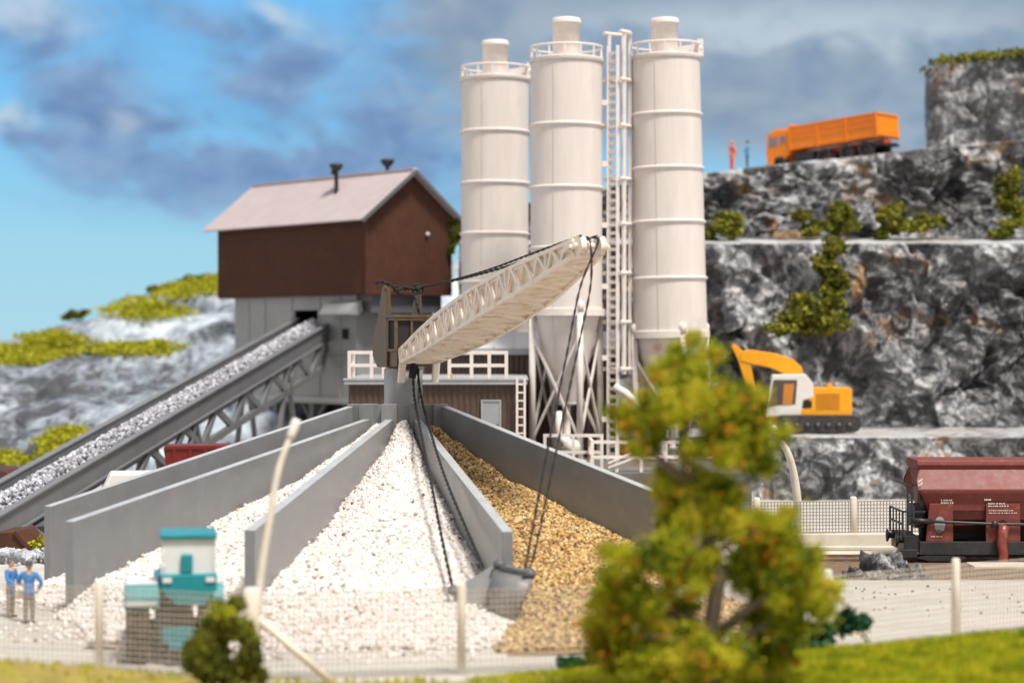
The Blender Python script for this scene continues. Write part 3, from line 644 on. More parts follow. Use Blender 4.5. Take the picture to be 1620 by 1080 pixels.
# ------------------------------------------------------------------ inclined conveyor with broken stone on it
def conveyor():
    A = P(-95, 866, 78.5); A.z = max(A.z, .3); B = BELT_TOP.copy()
    d = (B - A).normalized(); side = Vector((d.y, -d.x, 0)).normalized(); up = side.cross(d).normalized(); L = (B - A).length; hw = 1.10
    root = thing('conveyor', Vector((A.x, A.y, 0)), 'grey inclined belt conveyor with truss sides rising into the building', 'conveyor')
    f = lambda t, s, u: A + d * (t * L) + side * s + up * u
    b = MB(); b.add([f(0, -hw, 0), f(0, hw, 0), f(1, hw, 0), f(1, -hw, 0), f(0, -hw, -.12), f(0, hw, -.12), f(1, hw, -.12), f(1, -hw, -.12)], [(0, 1, 2, 3), (7, 6, 5, 4), (0, 4, 5, 1), (1, 5, 6, 2), (2, 6, 7, 3), (3, 7, 4, 0)]); b.build('belt', M['greyd'], root, True)
    for s in (-1, 1):
        b = MB(); b.bar(f(0, s * (hw + .12), .02), f(1, s * (hw + .12), .02), .20, .95); b.bar(f(0, s * (hw + .16), .52), f(1, s * (hw + .16), .52), .36, .10); b.bar(f(0, s * (hw + .16), -.46), f(1, s * (hw + .16), -.46), .34, .10)
        b.build('side_beam', M['greym'], root, True, bevel=.02)
        b = MB(); lo = -1.95; n = 9; t0, t1 = .10, .93; s2 = s * (hw + .12)
        b.bar(f(t0, s2, lo), f(t1, s2, lo), .24, .36)
        for i in range(n):
            ta = t0 + (t1 - t0) * i / n; tb = t0 + (t1 - t0) * (i + 1) / n; tm = (ta + tb) / 2
            b.bar(f(ta, s2, -.5), f(tm, s2, lo), .20, .34); b.bar(f(tm, s2, lo), f(tb, s2, -.5), .22, .30)
        b.bar(f(t0 - .03, s2, -.5), f(t0, s2, lo), .2); b.bar(f(t1, s2, lo), f(t1 + .03, s2, -.5), .2)
        b.build('truss', M['greym'], root, True)
        for t in (.50, .80):
            b = MB(); tp = f(t, s2, -.5); p0 = Vector((tp.x, tp.y, 0))
            b.bar(tp, p0 + d * 1.5 * Vector((1, 1, 0)).length, .24); b.bar(tp, Vector((tp.x, tp.y, 0)) - Vector((d.x, d.y, 0)) * 2.4, .24)
            b.build('support_leg', M['greym'], root, True)
    dr = MB(); dr.tube([f(0, -hw, -.1), f(0, hw, -.1)], .38, 16); dr.build('drum', M['greyd'], root, True)
    # load of broken stone
    n = 9000; t = rng.uniform(.0, .985, n); s = rng.normal(size=n) * .36; s = np.clip(s, -1.1, 1.1)
    h = .55 * np.exp(-(s / .75) ** 2) * rng.uniform(.2, 1, n) + .06
    C = np.array(A) + np.outer(t * L, np.array(d)) + np.outer(s, np.array(side)) + np.outer(h, np.array(up))
    return C
CONV = conveyor()

# ------------------------------------------------------------------ loose grains
_ico = bmesh.new(); bmesh.ops.create_icosphere(_ico, subdivisions=1, radius=1.0); _ico.verts.ensure_lookup_table()
IV = np.array([v.co[:] for v in _ico.verts]); IF = np.array([[v.index for v in f.verts] for f in _ico.faces]); _ico.free()
def grains(C, r, jag=.18, squash=.35):
    n = len(C); k = len(IV)
    q = rng.normal(size=(n, 4)); q /= np.linalg.norm(q, axis=1)[:, None]; w, x, y, z = q.T
    Rm = np.stack([np.stack([1 - 2 * (y * y + z * z), 2 * (x * y - z * w), 2 * (x * z + y * w)], -1), np.stack([2 * (x * y + z * w), 1 - 2 * (x * x + z * z), 2 * (y * z - x * w)], -1), np.stack([2 * (x * z - y * w), 2 * (y * z + x * w), 1 - 2 * (x * x + y * y)], -1)], 1)
    sc = rng.uniform(1 - squash, 1 + squash * .6, (n, 1, 3)); V = IV[None] * sc * (1 + jag * rng.uniform(-1, 1, (n, k, 1)))
    V = np.einsum('nij,nkj->nki', Rm, V) * np.asarray(r).reshape(-1, 1, 1) + C[:, None, :]
    return V.reshape(-1, 3), (IF[None] + (np.arange(n) * k)[:, None, None]).reshape(-1, 3)
V, Fc = grains(CONV, rng.uniform(.05, .125, len(CONV)), .3)
tag(arr_mesh('broken_stone', V, Fc, M['grv'], False, origin=tuple(CONV[0])), 'pale grey broken stone riding up the conveyor belt', 'stone', kind='stuff')

# ------------------------------------------------------------------ star-shaped gravel bunker
HUB = Vector((-4.35, 83.3, 0)); HR = 3.6; ZH = H - 100 / F * 79.7
ENDS = [(75, 800, 66.5), (110, 824, 60.6), (395, 838, 58.2), (803, 840, 58.2), (1125, 812, 62.5)]
ENDP = [P(*e) for e in ENDS]
ANG = [math.atan2(p.x - HUB.x, -(p.y - HUB.y)) for p in ENDP]     # 0 = straight to the camera
LEN = [math.hypot(p.x - HUB.x, p.y - HUB.y) for p in ENDP]
def hubp(r, a, z=0.0): return Vector((HUB.x + r * math.sin(a), HUB.y - r * math.cos(a), z))
def bunker():
    root = thing('gravel_bunker', HUB, 'grey star-shaped bunker with tall walls fanning out from a round hub', 'bunker')
    ZW0 = ZH - .55
    for k in range(5):
        a, L, p = ANG[k], LEN[k], ENDP[k]; dv = Vector((math.sin(a), -math.cos(a), 0)); nv = Vector((dv.y, -dv.x, 0)) * .16
        if k in (0, 4): r0, z0 = HR - .1, ZH - .02
        else: r0, z0 = HR + .05, ZW0
        A = hubp(r0, a); B = hubp(L, a)
        poly = [A + Vector((0, 0, 0)), B, B + Vector((0, 0, p.z)), A + Vector((0, 0, z0))]
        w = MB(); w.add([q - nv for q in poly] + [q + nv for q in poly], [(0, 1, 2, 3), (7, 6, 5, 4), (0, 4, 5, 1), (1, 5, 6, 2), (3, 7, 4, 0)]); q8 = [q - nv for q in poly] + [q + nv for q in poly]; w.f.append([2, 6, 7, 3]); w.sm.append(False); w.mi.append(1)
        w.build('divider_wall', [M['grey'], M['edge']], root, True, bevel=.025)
    # hub: ring of short panels with posts where the walls meet it
    h = MB(); a0, a1 = ANG[0] - .05, ANG[4] + .05; n = 9
    for i in range(n):
        b0 = a0 + (a1 - a0) * i / n; b1 = a0 + (a1 - a0) * (i + 1) / n
        p0, p1, q0, q1 = hubp(HR, b0), hubp(HR, b1), hubp(HR - .3, b0), hubp(HR - .3, b1); Z = Vector((0, 0, ZH))
        h.add([p0, p1, q1, q0, p0 + Z, p1 + Z, q1 + Z, q0 + Z], [(0, 1, 2, 3), (7, 6, 5, 4), (0, 4, 5, 1), (1, 5, 6, 2), (2, 6, 7, 3), (3, 7, 4, 0)])
    h.build('hub_wall', M['grey'], root, True)
    for k in (1, 2, 3):
        Mz = Matrix.Rotation(ANG[k], 3, 'Z'); h = MB(); h.box(hubp(HR + .02, ANG[k], (ZH + .03) / 2), (.62, .5, ZH + .03), Mz); h.build('hub_post', M['grey'], root, True, bevel=.02)
    for k in (0, 4):
        Mz = Matrix.Rotation(ANG[k], 3, 'Z'); h = MB(); h.box(hubp(HR + .02, ANG[k] + (.05 if k == 0 else -.05), (ZH + .015) / 2), (.6, .42, ZH + .015), Mz); h.build('hub_post', M['grey'], root, True, bevel=.02)
bunker()

def pile_h(r, s, a, seed, top, rend):
    """height of a heap at distance r from the hub, s = -1..1 across the bay"""
    t = np.clip((r - HR) / (rend - HR), 0, 1)
    h = top * (1 - t) * (1 - .32 * t) + .12 - .55 * np.abs(s) ** 2.2 * (1 - t) * 1.1
    h = h + .55 * fbm(r * .45 + seed * 7, a * 11, seed, 4) * np.clip((1 - t) * 4, 0.15, 1)
    return np.maximum(h, 0.0)
def pile(k, m, mb_, top, rend, gr_, dens, label, seed, skew=0.0):
    a0, a1 = ANG[k], ANG[k + 1]; nr, na = 110, 60
    def half(r): return .16 / np.maximum(r, 1)
    Rr, Ss = np.meshgrid(np.linspace(HR + .05, rend + .5, nr), np.linspace(-1, 1, na), indexing='ij')
    def pos(r, s):
        fan = np.clip((r - min(LEN[k], LEN[k + 1])) / 4, 0, 1)      # beyond the wall ends the heap spreads
        e = half(r) * (1 - fan) - .035 * fan
        a = (a0 + e) + (a1 - a0 - 2 * e) * (s + 1) / 2
        h = np.maximum(pile_h(r, s, a, seed, top, rend) - np.maximum(r - min(LEN[k], LEN[k + 1]) + 1.5, 0) * .26 * np.clip(skew * s + .1, 0, 1), 0); h = h * (1 - fan * np.clip(np.abs(s) - .55, 0, 1) * 1.4)
        return np.stack([HUB.x + r * np.sin(a), HUB.y - r * np.cos(a), h], -1)
    base = hubp(8, (a0 + a1) / 2)
    bed = pos(Rr, Ss); bed[..., 2] -= .05
    n = int(dens * (a1 - a0) * (rend ** 2 - HR ** 2) / 2 / gr_ ** 2)
    r = np.sqrt(rng.uniform(HR ** 2, rend ** 2, n)); s = rng.uniform(-1, 1, n); C = pos(r, s)
    ok = (C[:, 2] > .03) | (rng.random(n) < .05); C = C[ok]; C[:, 2] += rng.uniform(-.3, .75, len(C)) * gr_ * 1.1
    # strays caught along the bay walls
    q = 130; r2 = rng.uniform(HR + .3, rend * .85, q); s2 = np.sign(rng.normal(size=q)) * rng.uniform(.93, 1.0, q); C2 = pos(r2, s2); C2[:, 2] += np.abs(rng.normal(size=q)) * .07
    C = np.concatenate([C, C2])
    V, Fc = grains(C, gr_ * rng.uniform(.75, 1.3, len(C)), .15)
    Vb = bed.reshape(-1, 3); Fb = grid_faces(nr, na); tri = np.concatenate([Fb[:, [0, 1, 2]], Fb[:, [0, 2, 3]]])
    nb = len(Vb); F_all = np.concatenate([tri, Fc + nb]); mi = np.concatenate([np.ones(len(tri)), np.zeros(len(Fc))])
    o = arr_mesh('gravel', np.concatenate([Vb, V]), F_all, [m, mb_], True, origin=tuple(base), mi=mi)
    tag(o, label, 'gravel', kind='stuff')
pile(0, M['wht'], M['whtb'], 3.2, 23.0, .076, 1.15, 'white gravel in the narrow outer left bay behind the second wall', 1)
pile(1, M['wht'], M['whtb'], 4.75, 29.6, .076, 1.15, 'white gravel heap in the left bay, partly behind the teal tractor', 2, -1.0)
pile(2, M['wht'], M['whtb'], 4.85, 30.0, .078, 1.15, 'wide white gravel heap in the middle bay under the drag cables', 3)
pile(3, M['tan'], M['tanb'], 4.75, 30.4, .066, 1.2, 'tan and brown gravel heap in the right bay below the boom', 4, .5)
# scattered white gravel on the yard
n = 700; c = G(120, 940); C = np.stack([rng.normal(c.x, .9, n), rng.normal(c.y, 1.6, n), rng.uniform(0.02, .10, n)], -1)
n2 = 700; C = np.concatenate([C, np.stack([rng.uniform(-10.5, -1, n2), rng.normal(54.5, 1.2, n2), rng.uniform(.0, .06, n2)], -1)])
V, Fc = grains(C, .075 * rng.uniform(.7, 1.2, len(C))); tag(arr_mesh('scattered_gravel', V, Fc, M['wht'], True, origin=tuple(c)), 'white gravel spilled over the yard behind the two men', 'gravel', kind='stuff')

# ------------------------------------------------------------------ dragline crane on the hub
def crane():
    root = thing('dragline_crane', (HUB.x, HUB.y, 0), 'brown dragline crane cab with long cream lattice boom on a grey pillar', 'crane')
    HX, HY = P(638, 600, 82.0).x, 82.0
    zt = H - 43 / F * 81.2
    p = MB(); p.lathe([(.78, 0), (.78, zt - .05), (.74, zt), (.74, zt), (0, zt)], (HX, HY, 0), 40); p.build('pillar', M['greyb'], root, True)
    p = MB(); Mz = Matrix.Rotation(0.3, 3, 'Z'); p.box((HX + .70, HY - .35, zt / 2 - .02), (.12, .30, zt - .04), Mz); p.build('pillar_rib', M['trim'], root, True)
    f = Vector((.50, -.866, 0)); r = Vector((.866, .50, 0))            # forward, right
    O = Vector((HX, HY, zt + .08))
    def w(u, s, z): return O + f * u + r * s + Vector((0, 0, z))
    MW = Matrix((f, r, (0, 0, 1))).transposed()
    def side_prism(mb, poly, s0, s1, mi=0):
        n = len(poly); V = [w(u, s0, z) for u, z in poly] + [w(u, s1, z) for u, z in poly]
        mb.add(V, [list(range(n)), list(range(2 * n - 1, n - 1, -1))] + [(i, n + i, n + (i + 1) % n, (i + 1) % n) for i in range(n)], mi=mi)
    hw = .80
    c = MB()   # house body: rear and floor
    side_prism(c, [(-1.15, .45), (-.75, .0), (.85, .0), (.85, .62), (.10, .62), (.10, 1.95), (-.75, 1.95), (-1.15, 1.15)], -hw + .09, hw - .09)
    c.lathe([(.62, -.1), (.62, .0)], tuple(O), 30)
    cab = c.build('cab', M['cab'], root, True, bevel=.025)
    for s in (-1, 1):
        g = MB(); side_prism(g, [(-1.2, .42), (-.78, -.03), (.10, -.03), (.10, 1.98), (.06, 3.15), (-.16, 3.28), (-.34, 3.20), (-.72, 2.0), (-1.2, 1.15)] if s < 0 else [(-1.2, .42), (-.78, -.03), (.10, -.03), (.10, 1.98), (.06, 3.15), (-.16, 3.28), (-.34, 3.20), (-.72, 2.0), (-1.2, 1.15)], s * hw, s * (hw - .08))
        g.build('side_plate', M['cab'], cab, True, bevel=.02)
        g = MB(); g.bar(w(.10, s * (hw - .1), 1.95), w(.0, s * (hw - .1), 3.2), .16, .16); g.build('gantry_post', M['cab'], cab, True, bevel=.02)
    g = MB(); g.bar(w(-.08, -hw - .05, 3.10), w(-.08, hw + .02, 3.10), .12, .12); g.build('gantry_bar', M['cab'], cab, True)
    # glazed front: corner posts, sill, roof slab and dark panes behind them
    g = MB(); g.box(w(.46, 0, 2.02), (.98, 2 * hw + .06, .13), MW); g.box(w(.46, 0, 1.90), (.90, 2 * hw - .06, .11), MW); g.build('cab_roof', M['cab'], cab, True, bevel=.02)
    g = MB()
    for (u, s) in ((.81, -hw + .06), (.81, hw - .06), (.81, -.05), (.16, -hw + .06)): g.box(w(u, s, 1.24), (.11, .11, 1.26), MW)
    g.box(w(.81, 0, .66), (.12, 2 * hw - .1, .12), MW); g.box(w(.47, -hw + .06, .66), (.62, .11, .12), MW); g.build('window_frame', M['cab'], cab, True, bevel=.015)
    g = MB(); g.box(w(.77, 0, 1.24), (.03, 2 * hw - .24, 1.14), MW); g.box(w(.47, -hw + .09, 1.24), (.56, .03, 1.14), MW); g.build('window', M['black'], cab, True)
    g = MB(); g.box(w(.87, .05, .22), (.10, .5, .28), MW); g.build('cable_port', M['black'], cab, True)
    # lattice boom
    T = P(929, 392, 66.0); Bs = w(1.12, 0.12, .42); ax = (T - Bs); L = ax.length; ax.normalize(); wr = ax.cross(Vector((0, 0, 1))).normalized(); up = wr.cross(ax).normalized()
    ts = [0, .05, .14, .30, .5, .72, .90, 1.0]; Hh = [.50, .58, .80, 1.02, 1.08, .98, .66, .50]; Ww = [1.55, 1.62, 1.78, 2.0, 2.08, 1.78, 1.22, .95]
    def e(t, s, v):   # s, v = -1..1
        return Bs + ax * (L * t) + wr * (s * np.interp(t, ts, Ww) / 2) + up * (v * np.interp(t, ts, Hh) / 2)
    b = MB(); N = 17; tt = [i / N for i in range(N + 1)]
    for s in (-1, 1):
        for v in (-1, 1):
            for i in range(N): b.bar(e(tt[i], s, v), e(tt[i + 1] + .002, s, v), .13, .13)
        for i in range(N):
            tm = (tt[i] + tt[i + 1]) / 2
            b.bar(e(tt[i], s, -1), e(tm, s, 1), .09, .10); b.bar(e(tm, s, 1), e(tt[i + 1], s, -1), .11, .12)
            if i % 3 == 0: b.bar(e(tt[i], s, -1), e(tt[i], s, 1), .10, .10)
    for i in range(N):
        s = 1 if i % 2 else -1
        b.bar(e(tt[i], -s, -1) + up * .0, e(tt[i + 1], s, -1), .12, .14); b.bar(e(tt[i], -1, -1), e(tt[i], 1, -1), .10, .12)
        if i % 2 == 0: b.bar(e(tt[i], -1, 1), e(tt[i], 1, 1), .10, .10)
    bo = b.build('boom', M['boom'], root, True, bevel=.012)
    b = MB(); V = []
    for t in tt: V += [e(t, -1, -.80), e(t, 1, -.80)]
    b.add(V, [(2 * i, 2 * i + 1, 2 * i + 3, 2 * i + 2) for i in range(N)]); pl = b.build('bottom_plate', M['boom'], bo, True)
    sm = pl.modifiers.new('thickness', 'SOLIDIFY'); sm.thickness = .05
    b = MB(); V = []
    for t in tt: V += [e(t, .86, -.85), e(t, .86, .85)]
    b.add(V, [(2 * i, 2 * i + 1, 2 * i + 3, 2 * i + 2) for i in range(N)]); pl = b.build('side_web', M['boom'], bo, True)
    sm = pl.modifiers.new('thickness', 'SOLIDIFY'); sm.thickness = .04
    for s in (-1, 1):
        b = MB(); q = e(.0, s * .93, 0); b.bar(q + up * .25, q - up * .35, .22, .14); b.bar(q - up * .30 + ax * .05, q - Vector((0, 0, 1)) * 1.05 - f * .05, .28, .14); b.build('boom_foot', M['boom'], bo, True, bevel=.02)
    b = MB(); ctr = e(1.0, 0, 0) + ax * .22; b.tube([ctr - wr * .62, ctr + wr * .62], .11, 12); b.build('boom_tip_pin', M['boom'], bo, True)
    for s in (-.35, .35):
        b = MB(); b.tube([ctr + wr * (s - .1), ctr + wr * (s - .04), ctr + wr * (s + .04), ctr + wr * (s + .1)], [.34, .26, .26, .34], 20); b.build('sheave', M['boom'], bo, True)
    for s in (-1, 1):
        b = MB(); b.bar(e(.965, s * .9, 0), ctr + wr * s * .55, .36, .12); b.build('tip_cheek', M['boom'], bo, True, bevel=.02)
    # cables
    def rope(name, pts, rad, parent=root):
        k = MB(); pts = [Vector(p) for p in pts]; fine = []
        for i in range(len(pts) - 1):
            p0 = pts[max(i - 1, 0)]; p1 = pts[i]; p2 = pts[i + 1]; p3 = pts[min(i + 2, len(pts) - 1)]
            for j in range(8):
                t = j / 8; fine.append(.5 * ((2 * p1) + (p2 - p0) * t + (2 * p0 - 5 * p1 + 4 * p2 - p3) * t * t + (3 * p1 - p0 - 3 * p2 + p3) * t ** 3))
        fine.append(pts[-1])
        # two twisted yarns
        dens = []; 
        for i in range(len(fine) - 1):
            m_ = max(1, int((fine[i + 1] - fine[i]).length / .09)); dens += [fine[i].lerp(fine[i + 1], j / m_) for j in range(m_)]
        dens.append(fine[-1])
        for ph in (0, math.pi):
            tw = []
            for i, p in enumerate(dens):
                t = dens[min(i + 1, len(dens) - 1)] - dens[max(i - 1, 0)]; u, v = perp(t); a = i * .55 + ph; tw.append(p + (u * math.cos(a) + v * math.sin(a)) * rad * .55)
            k.tube(tw, rad * .62, 5)
        return k.build(name, M['rope'], parent, True)
    GL, GRt = w(-.08, -hw + .05, 3.18), w(-.08, hw - .1, 3.18)
    for off in (-.14, .14):
        tip = ctr + wr * off * 2 + up * .34; mid = GRt.lerp(tip, .5) - Vector((0, 0, .16))
        rope('boom_cable', [GRt + wr * off * .4, GRt.lerp(tip, .25) - Vector((0, 0, .12)), mid, GRt.lerp(tip, .78) - Vector((0, 0, .06)), tip], .042)
    rope('tied_rope_end', [P(594, 447, 82.4), P(606, 446, 82.4), P(618, 451, 82.3), P(630, 458, 82.1), P(640, 455, 82.0), P(650, 457, 81.9), P(662, 456, 81.7), P(672, 453, 81.6)], .075)
    rope('tied_rope_end', [P(654, 456, 81.7), P(656, 470, 81.6), P(660, 484, 81.5), P(664, 498, 81.5)], .055)
    for (px, py) in ((628, 457), (633, 461), (660, 454), (664, 459), (658, 460)):
        kn = MB(); c0 = P(px, py, 81.7); kn.tube([c0 + Vector((.12 * math.cos(a), .09 * math.sin(2 * a), .12 * math.sin(a))) for a in [2 * math.pi * i / 12 for i in range(12)]], .045, 6, closed=True); kn.build('rope_knot', M['rope'], root, True)
    tipc = ctr
    for off in (-.14, .12):
        rope('hoist_cable', [tipc + wr * off + up * .30, tipc + wr * off + ax * .30, P(927 + off * 60, 452, 64.6), P(905 + off * 60, 560, 62.6), P(875 + off * 55, 705, 60.2), P(842 + off * 40, 868, 58.1), P(832 + off * 20, 904, 57.6)], .036)
    rope('drag_cable', [w(.92, .0, .2), P(655, 625, 79.3), P(668, 695, 73.5), P(684, 775, 67.0), P(699, 852, 62.0), P(716, 931, 57.9)], .052)
    rope('drag_cable', [w(.92, .12, .2), P(667, 632, 79.2), P(683, 690, 74.0), P(704, 755, 68.0), P(734, 828, 63.0), P(764, 896, 58.4)], .052)
    st = MB(); st.bar(P(655, 575, 80.9), P(652, 598, 80.8), .22, .2); st.build('frayed_rope', M['rope'], root, True)
crane()

def bucket():
    c = P(775, 985, 58.0); c.z = max(c.z, .1)
    root = thing('scraper_bucket', c, 'grey scraper bucket resting on the gravel at the end of the wall', 'bucket')
    s = 57.6 / F
    q = lambda px, py, d=57.5: P(px, py, d)
    b = MB()
    def plate(pts, th, mi=0):
        pts = [Vector(p) for p in pts]; nrm = (pts[1] - pts[0]).cross(pts[2] - pts[0]).normalized() * th; n = len(pts)
        b.add([p + nrm for p in pts] + [p - nrm for p in pts], [list(range(n)), list(range(2 * n - 1, n - 1, -1))] + [(i, n + i, n + (i + 1) % n, (i + 1) % n) for i in range(n)])
    # sloping left cheek, rounded back shell, right cheek
    plate([q(716, 934, 57.9), q(784, 892, 58.3), q(776, 925, 57.9), q(762, 985, 57.6), q(722, 985, 57.6)], .05)
    b.build('cheek_plate', M['bucket'], root, True, bevel=.02); b = MB()
    plate([q(846, 906, 56.9), q(836, 928, 56.7), q(812, 985, 56.9), q(800, 985, 57.6), q(812, 925, 57.6), q(828, 900, 57.4)], .05)
    b.build('cheek_plate', M['bucket'], root, True, bevel=.02); b = MB()
    L = [(786, 892, 58.3), (778, 908, 57.7), (775, 925, 57.3), (774, 950, 57.2), (776, 972, 57.4), (782, 988, 57.8)]; Rr = [(842, 908, 57.2), (838, 917, 56.7), (834, 928, 56.3), (822, 952, 56.3), (814, 972, 56.5), (808, 985, 56.9)]
    V = [q(*p) for p in L] + [q(*p) for p in Rr]; b.add(V, [(i, i + 1, i + 7, i + 6) for i in range(5)], True)
    o = b.build('shell', M['bucket'], root, True); m_ = o.modifiers.new('thickness', 'SOLIDIFY'); m_.thickness = .09
    b = MB(); plate([q(784, 891, 58.2), q(843, 905, 57.1), q(836, 913, 57.9), q(800, 905, 58.9)], .05); b.build('top_plate', M['bucket'], root, True, bevel=.02)
    for (px, py, d) in ((790, 893, 58.0), (838, 908, 56.9), (717, 934, 57.8)):
        b = MB(); cc = q(px, py, d); b.tube([cc + Vector((-.16, 0, .02)), cc + Vector((.16, -.04, 0))], .11, 12); b.tube([cc + Vector((0, 0, -.12)), cc + Vector((0, 0, .18))], .07, 10); b.build('lug', M['greyd'], root, True)
    b = MB(); b.bar(q(792, 896, 57.8), q(838, 908, 56.9), .09); b.build('cross_rod', M['greyd'], root, True)
bucket()
# ------------------------------------------------------------------ plant platform, sheds, silos
ZP = 2.4
b = MB(); b.b2((-9.5, 89.4, 0), (10.6, 103.9, ZP)); o = b.build('platform', mat('dark_slab', (0.13, 0.125, 0.12), 0.8, 0.2, 1, 0.3, 6, dirt=(0.30, 0.20, 0.08), dirt_amt=0.6, dscale=.5), bevel=.03); tag(o, kind='structure')

def rail_run(mb, pts, z0, h, posts, r=.05, mids=1):
    """handrail along a polyline of (x, y); square bars"""
    for i in range(len(pts) - 1):
        a = Vector((*pts[i], 0)); c = Vector((*pts[i + 1], 0))
        for m_ in range(mids + 1):
            z = z0 + h - r - (h - r) / (mids + 1) * m_; mb.bar(a + Vector((0, 0, z)), c + Vector((0, 0, z)), 2 * r, 2 * r)
        n = posts[i]
        for j in range(n + (i == len(pts) - 2)):
            p = a.lerp(c, j / n); mb.bar(p + Vector((0, 0, z0)), p + Vector((0, 0, z0 + h)), 2 * r + .004, 2 * r + .004)

def annex():
    d0, d1 = 90.0, 101.2; xl, xr = P(553, 600, d0).x, P(829, 600, d0).x; zt = H - 68 / F * d0
    root = thing('low_shed', ((xl + xr) / 2, d0, ZP), 'low flat-roofed brown corrugated shed with grey door and cream railings', 'shed')
    w = MB(); corrugated(w, (xl, d0), (xr, d0), ZP, zt, (0, -1), .27, .05); corrugated(w, (xl, d0), (xl, d1), ZP, zt, (-1, 0), .27, .05); corrugated(w, (xr, d0), (xr, d1), ZP, zt, (1, 0), .27, .05)
    w.build('wall', M['browns'], root, True)
    w = MB(); w.b2((xl - .22, d0 - .25, zt), (xr + .15, d1, zt + .20)); w.b2((xl - .26, d0 - .29, zt + .18), (xr + .19, d1, zt + .27)); rf = w.build('roof', M['trim'], root, True, bevel=.015)
    dx0, dx1 = P(761, 600, d0).x, P(793, 600, d0).x; dz = H - 92 / F * d0
    w = MB(); w.b2((dx0 + .06, d0 - .10, ZP), (dx1 - .06, d0 - .05, dz - .06)); dr = w.build('door', mat('grey_door', (0.30, 0.315, 0.335), 0.5, 0.06, 2), root, True)
    w = MB(); w.b2((dx0, d0 - .14, ZP), (dx0 + .07, d0 - .04, dz)); w.b2((dx1 - .07, d0 - .14, ZP), (dx1, d0 - .04, dz)); w.b2((dx0 + .07, d0 - .139, dz - .07), (dx1 - .07, d0 - .041, dz - .001)); w.build('door_frame', M['trim'], dr, True)
    w = MB(); w.box((dx1 - .17, d0 - .13, dz - 1.15), (.05, .06, .16)); w.build('door_handle', M['blacks'], dr, True)
    zr = zt + .27
    def px(p, d=d0): return P(p, 600, d).x
    for pts, posts in (([(px(553), d0 + 2.2), (px(553), d0 - .1), (px(588), d0 - .1), (px(607), d0 - .1)], [1, 1, 1]), ([(px(711), d0 - .1), (px(746), d0 - .1), (px(774), d0 - .1), (px(801), d0 - .1)], [1, 1, 1])):
        w = MB(); rail_run(w, pts, zr, 1.22, posts, .075); w.build('guard_rail', M['creambar'], root, True, bevel=.012)
    w = MB(); w.box((px(715), d0 - .19, zr + .12), (.08, .03, .22)); w.build('yellow_mark', M['strap'], rf, True)
    # ladder at the right end
    w = MB(); lx0, lx1 = px(818), px(830)
    for x in (lx0, lx1): w.bar((x, d0 - .42, ZP), (x, d0 - .42, zr + .02), .10)
    z = ZP + .3
    while z < zr: w.bar((lx0, d0 - .42, z), (lx1, d0 - .42, z), .07); z += .36
    w.build('ladder', M['creambar'], root, True)
annex()

def upper_shed():
    d0, d1 = 101.5, 103.7; xl, xr = P(672, 560, d0).x, P(978, 560, d0).x; ze = H - 14 / F * d0; zr = H + 16 / F * 103.7
    root = thing('tall_shed', ((xl + xr) / 2, d0, ZP), 'taller brown corrugated shed with pale ribbed roof behind the front silo', 'shed')
    w = MB(); corrugated(w, (xl, d0), (xr, d0), ZP, ze, (0, -1), .27, .05); corrugated(w, (xr, d0), (xr, d1), ZP, ze, (1, 0), .27, .05); corrugated(w, (xl, d0), (xl, d1), ZP, ze, (-1, 0), .27, .05); corrugated(w, (xl, d1), (xr, d1), ZP, zr - .1, (0, 1), .27, .05)
    w.build('wall', M['browns'], root, True)
    w = MB(); roof_sheet(w, (xl - .2, d0 - .35, ze + .12), (xr + .2, d0 - .35, ze + .12), (xl - .2, d1 + .1, zr), (xr + .2, d1 + .1, zr), .85, .10, .07); w.build('roof', M['roofw'], root, True)
    w = MB(); w.b2((xl - .2, d0 - .42, ze - .22), (xr + .2, d0 - .3, ze + .04)); w.build('fascia', M['trim'], root, True)
upper_shed()

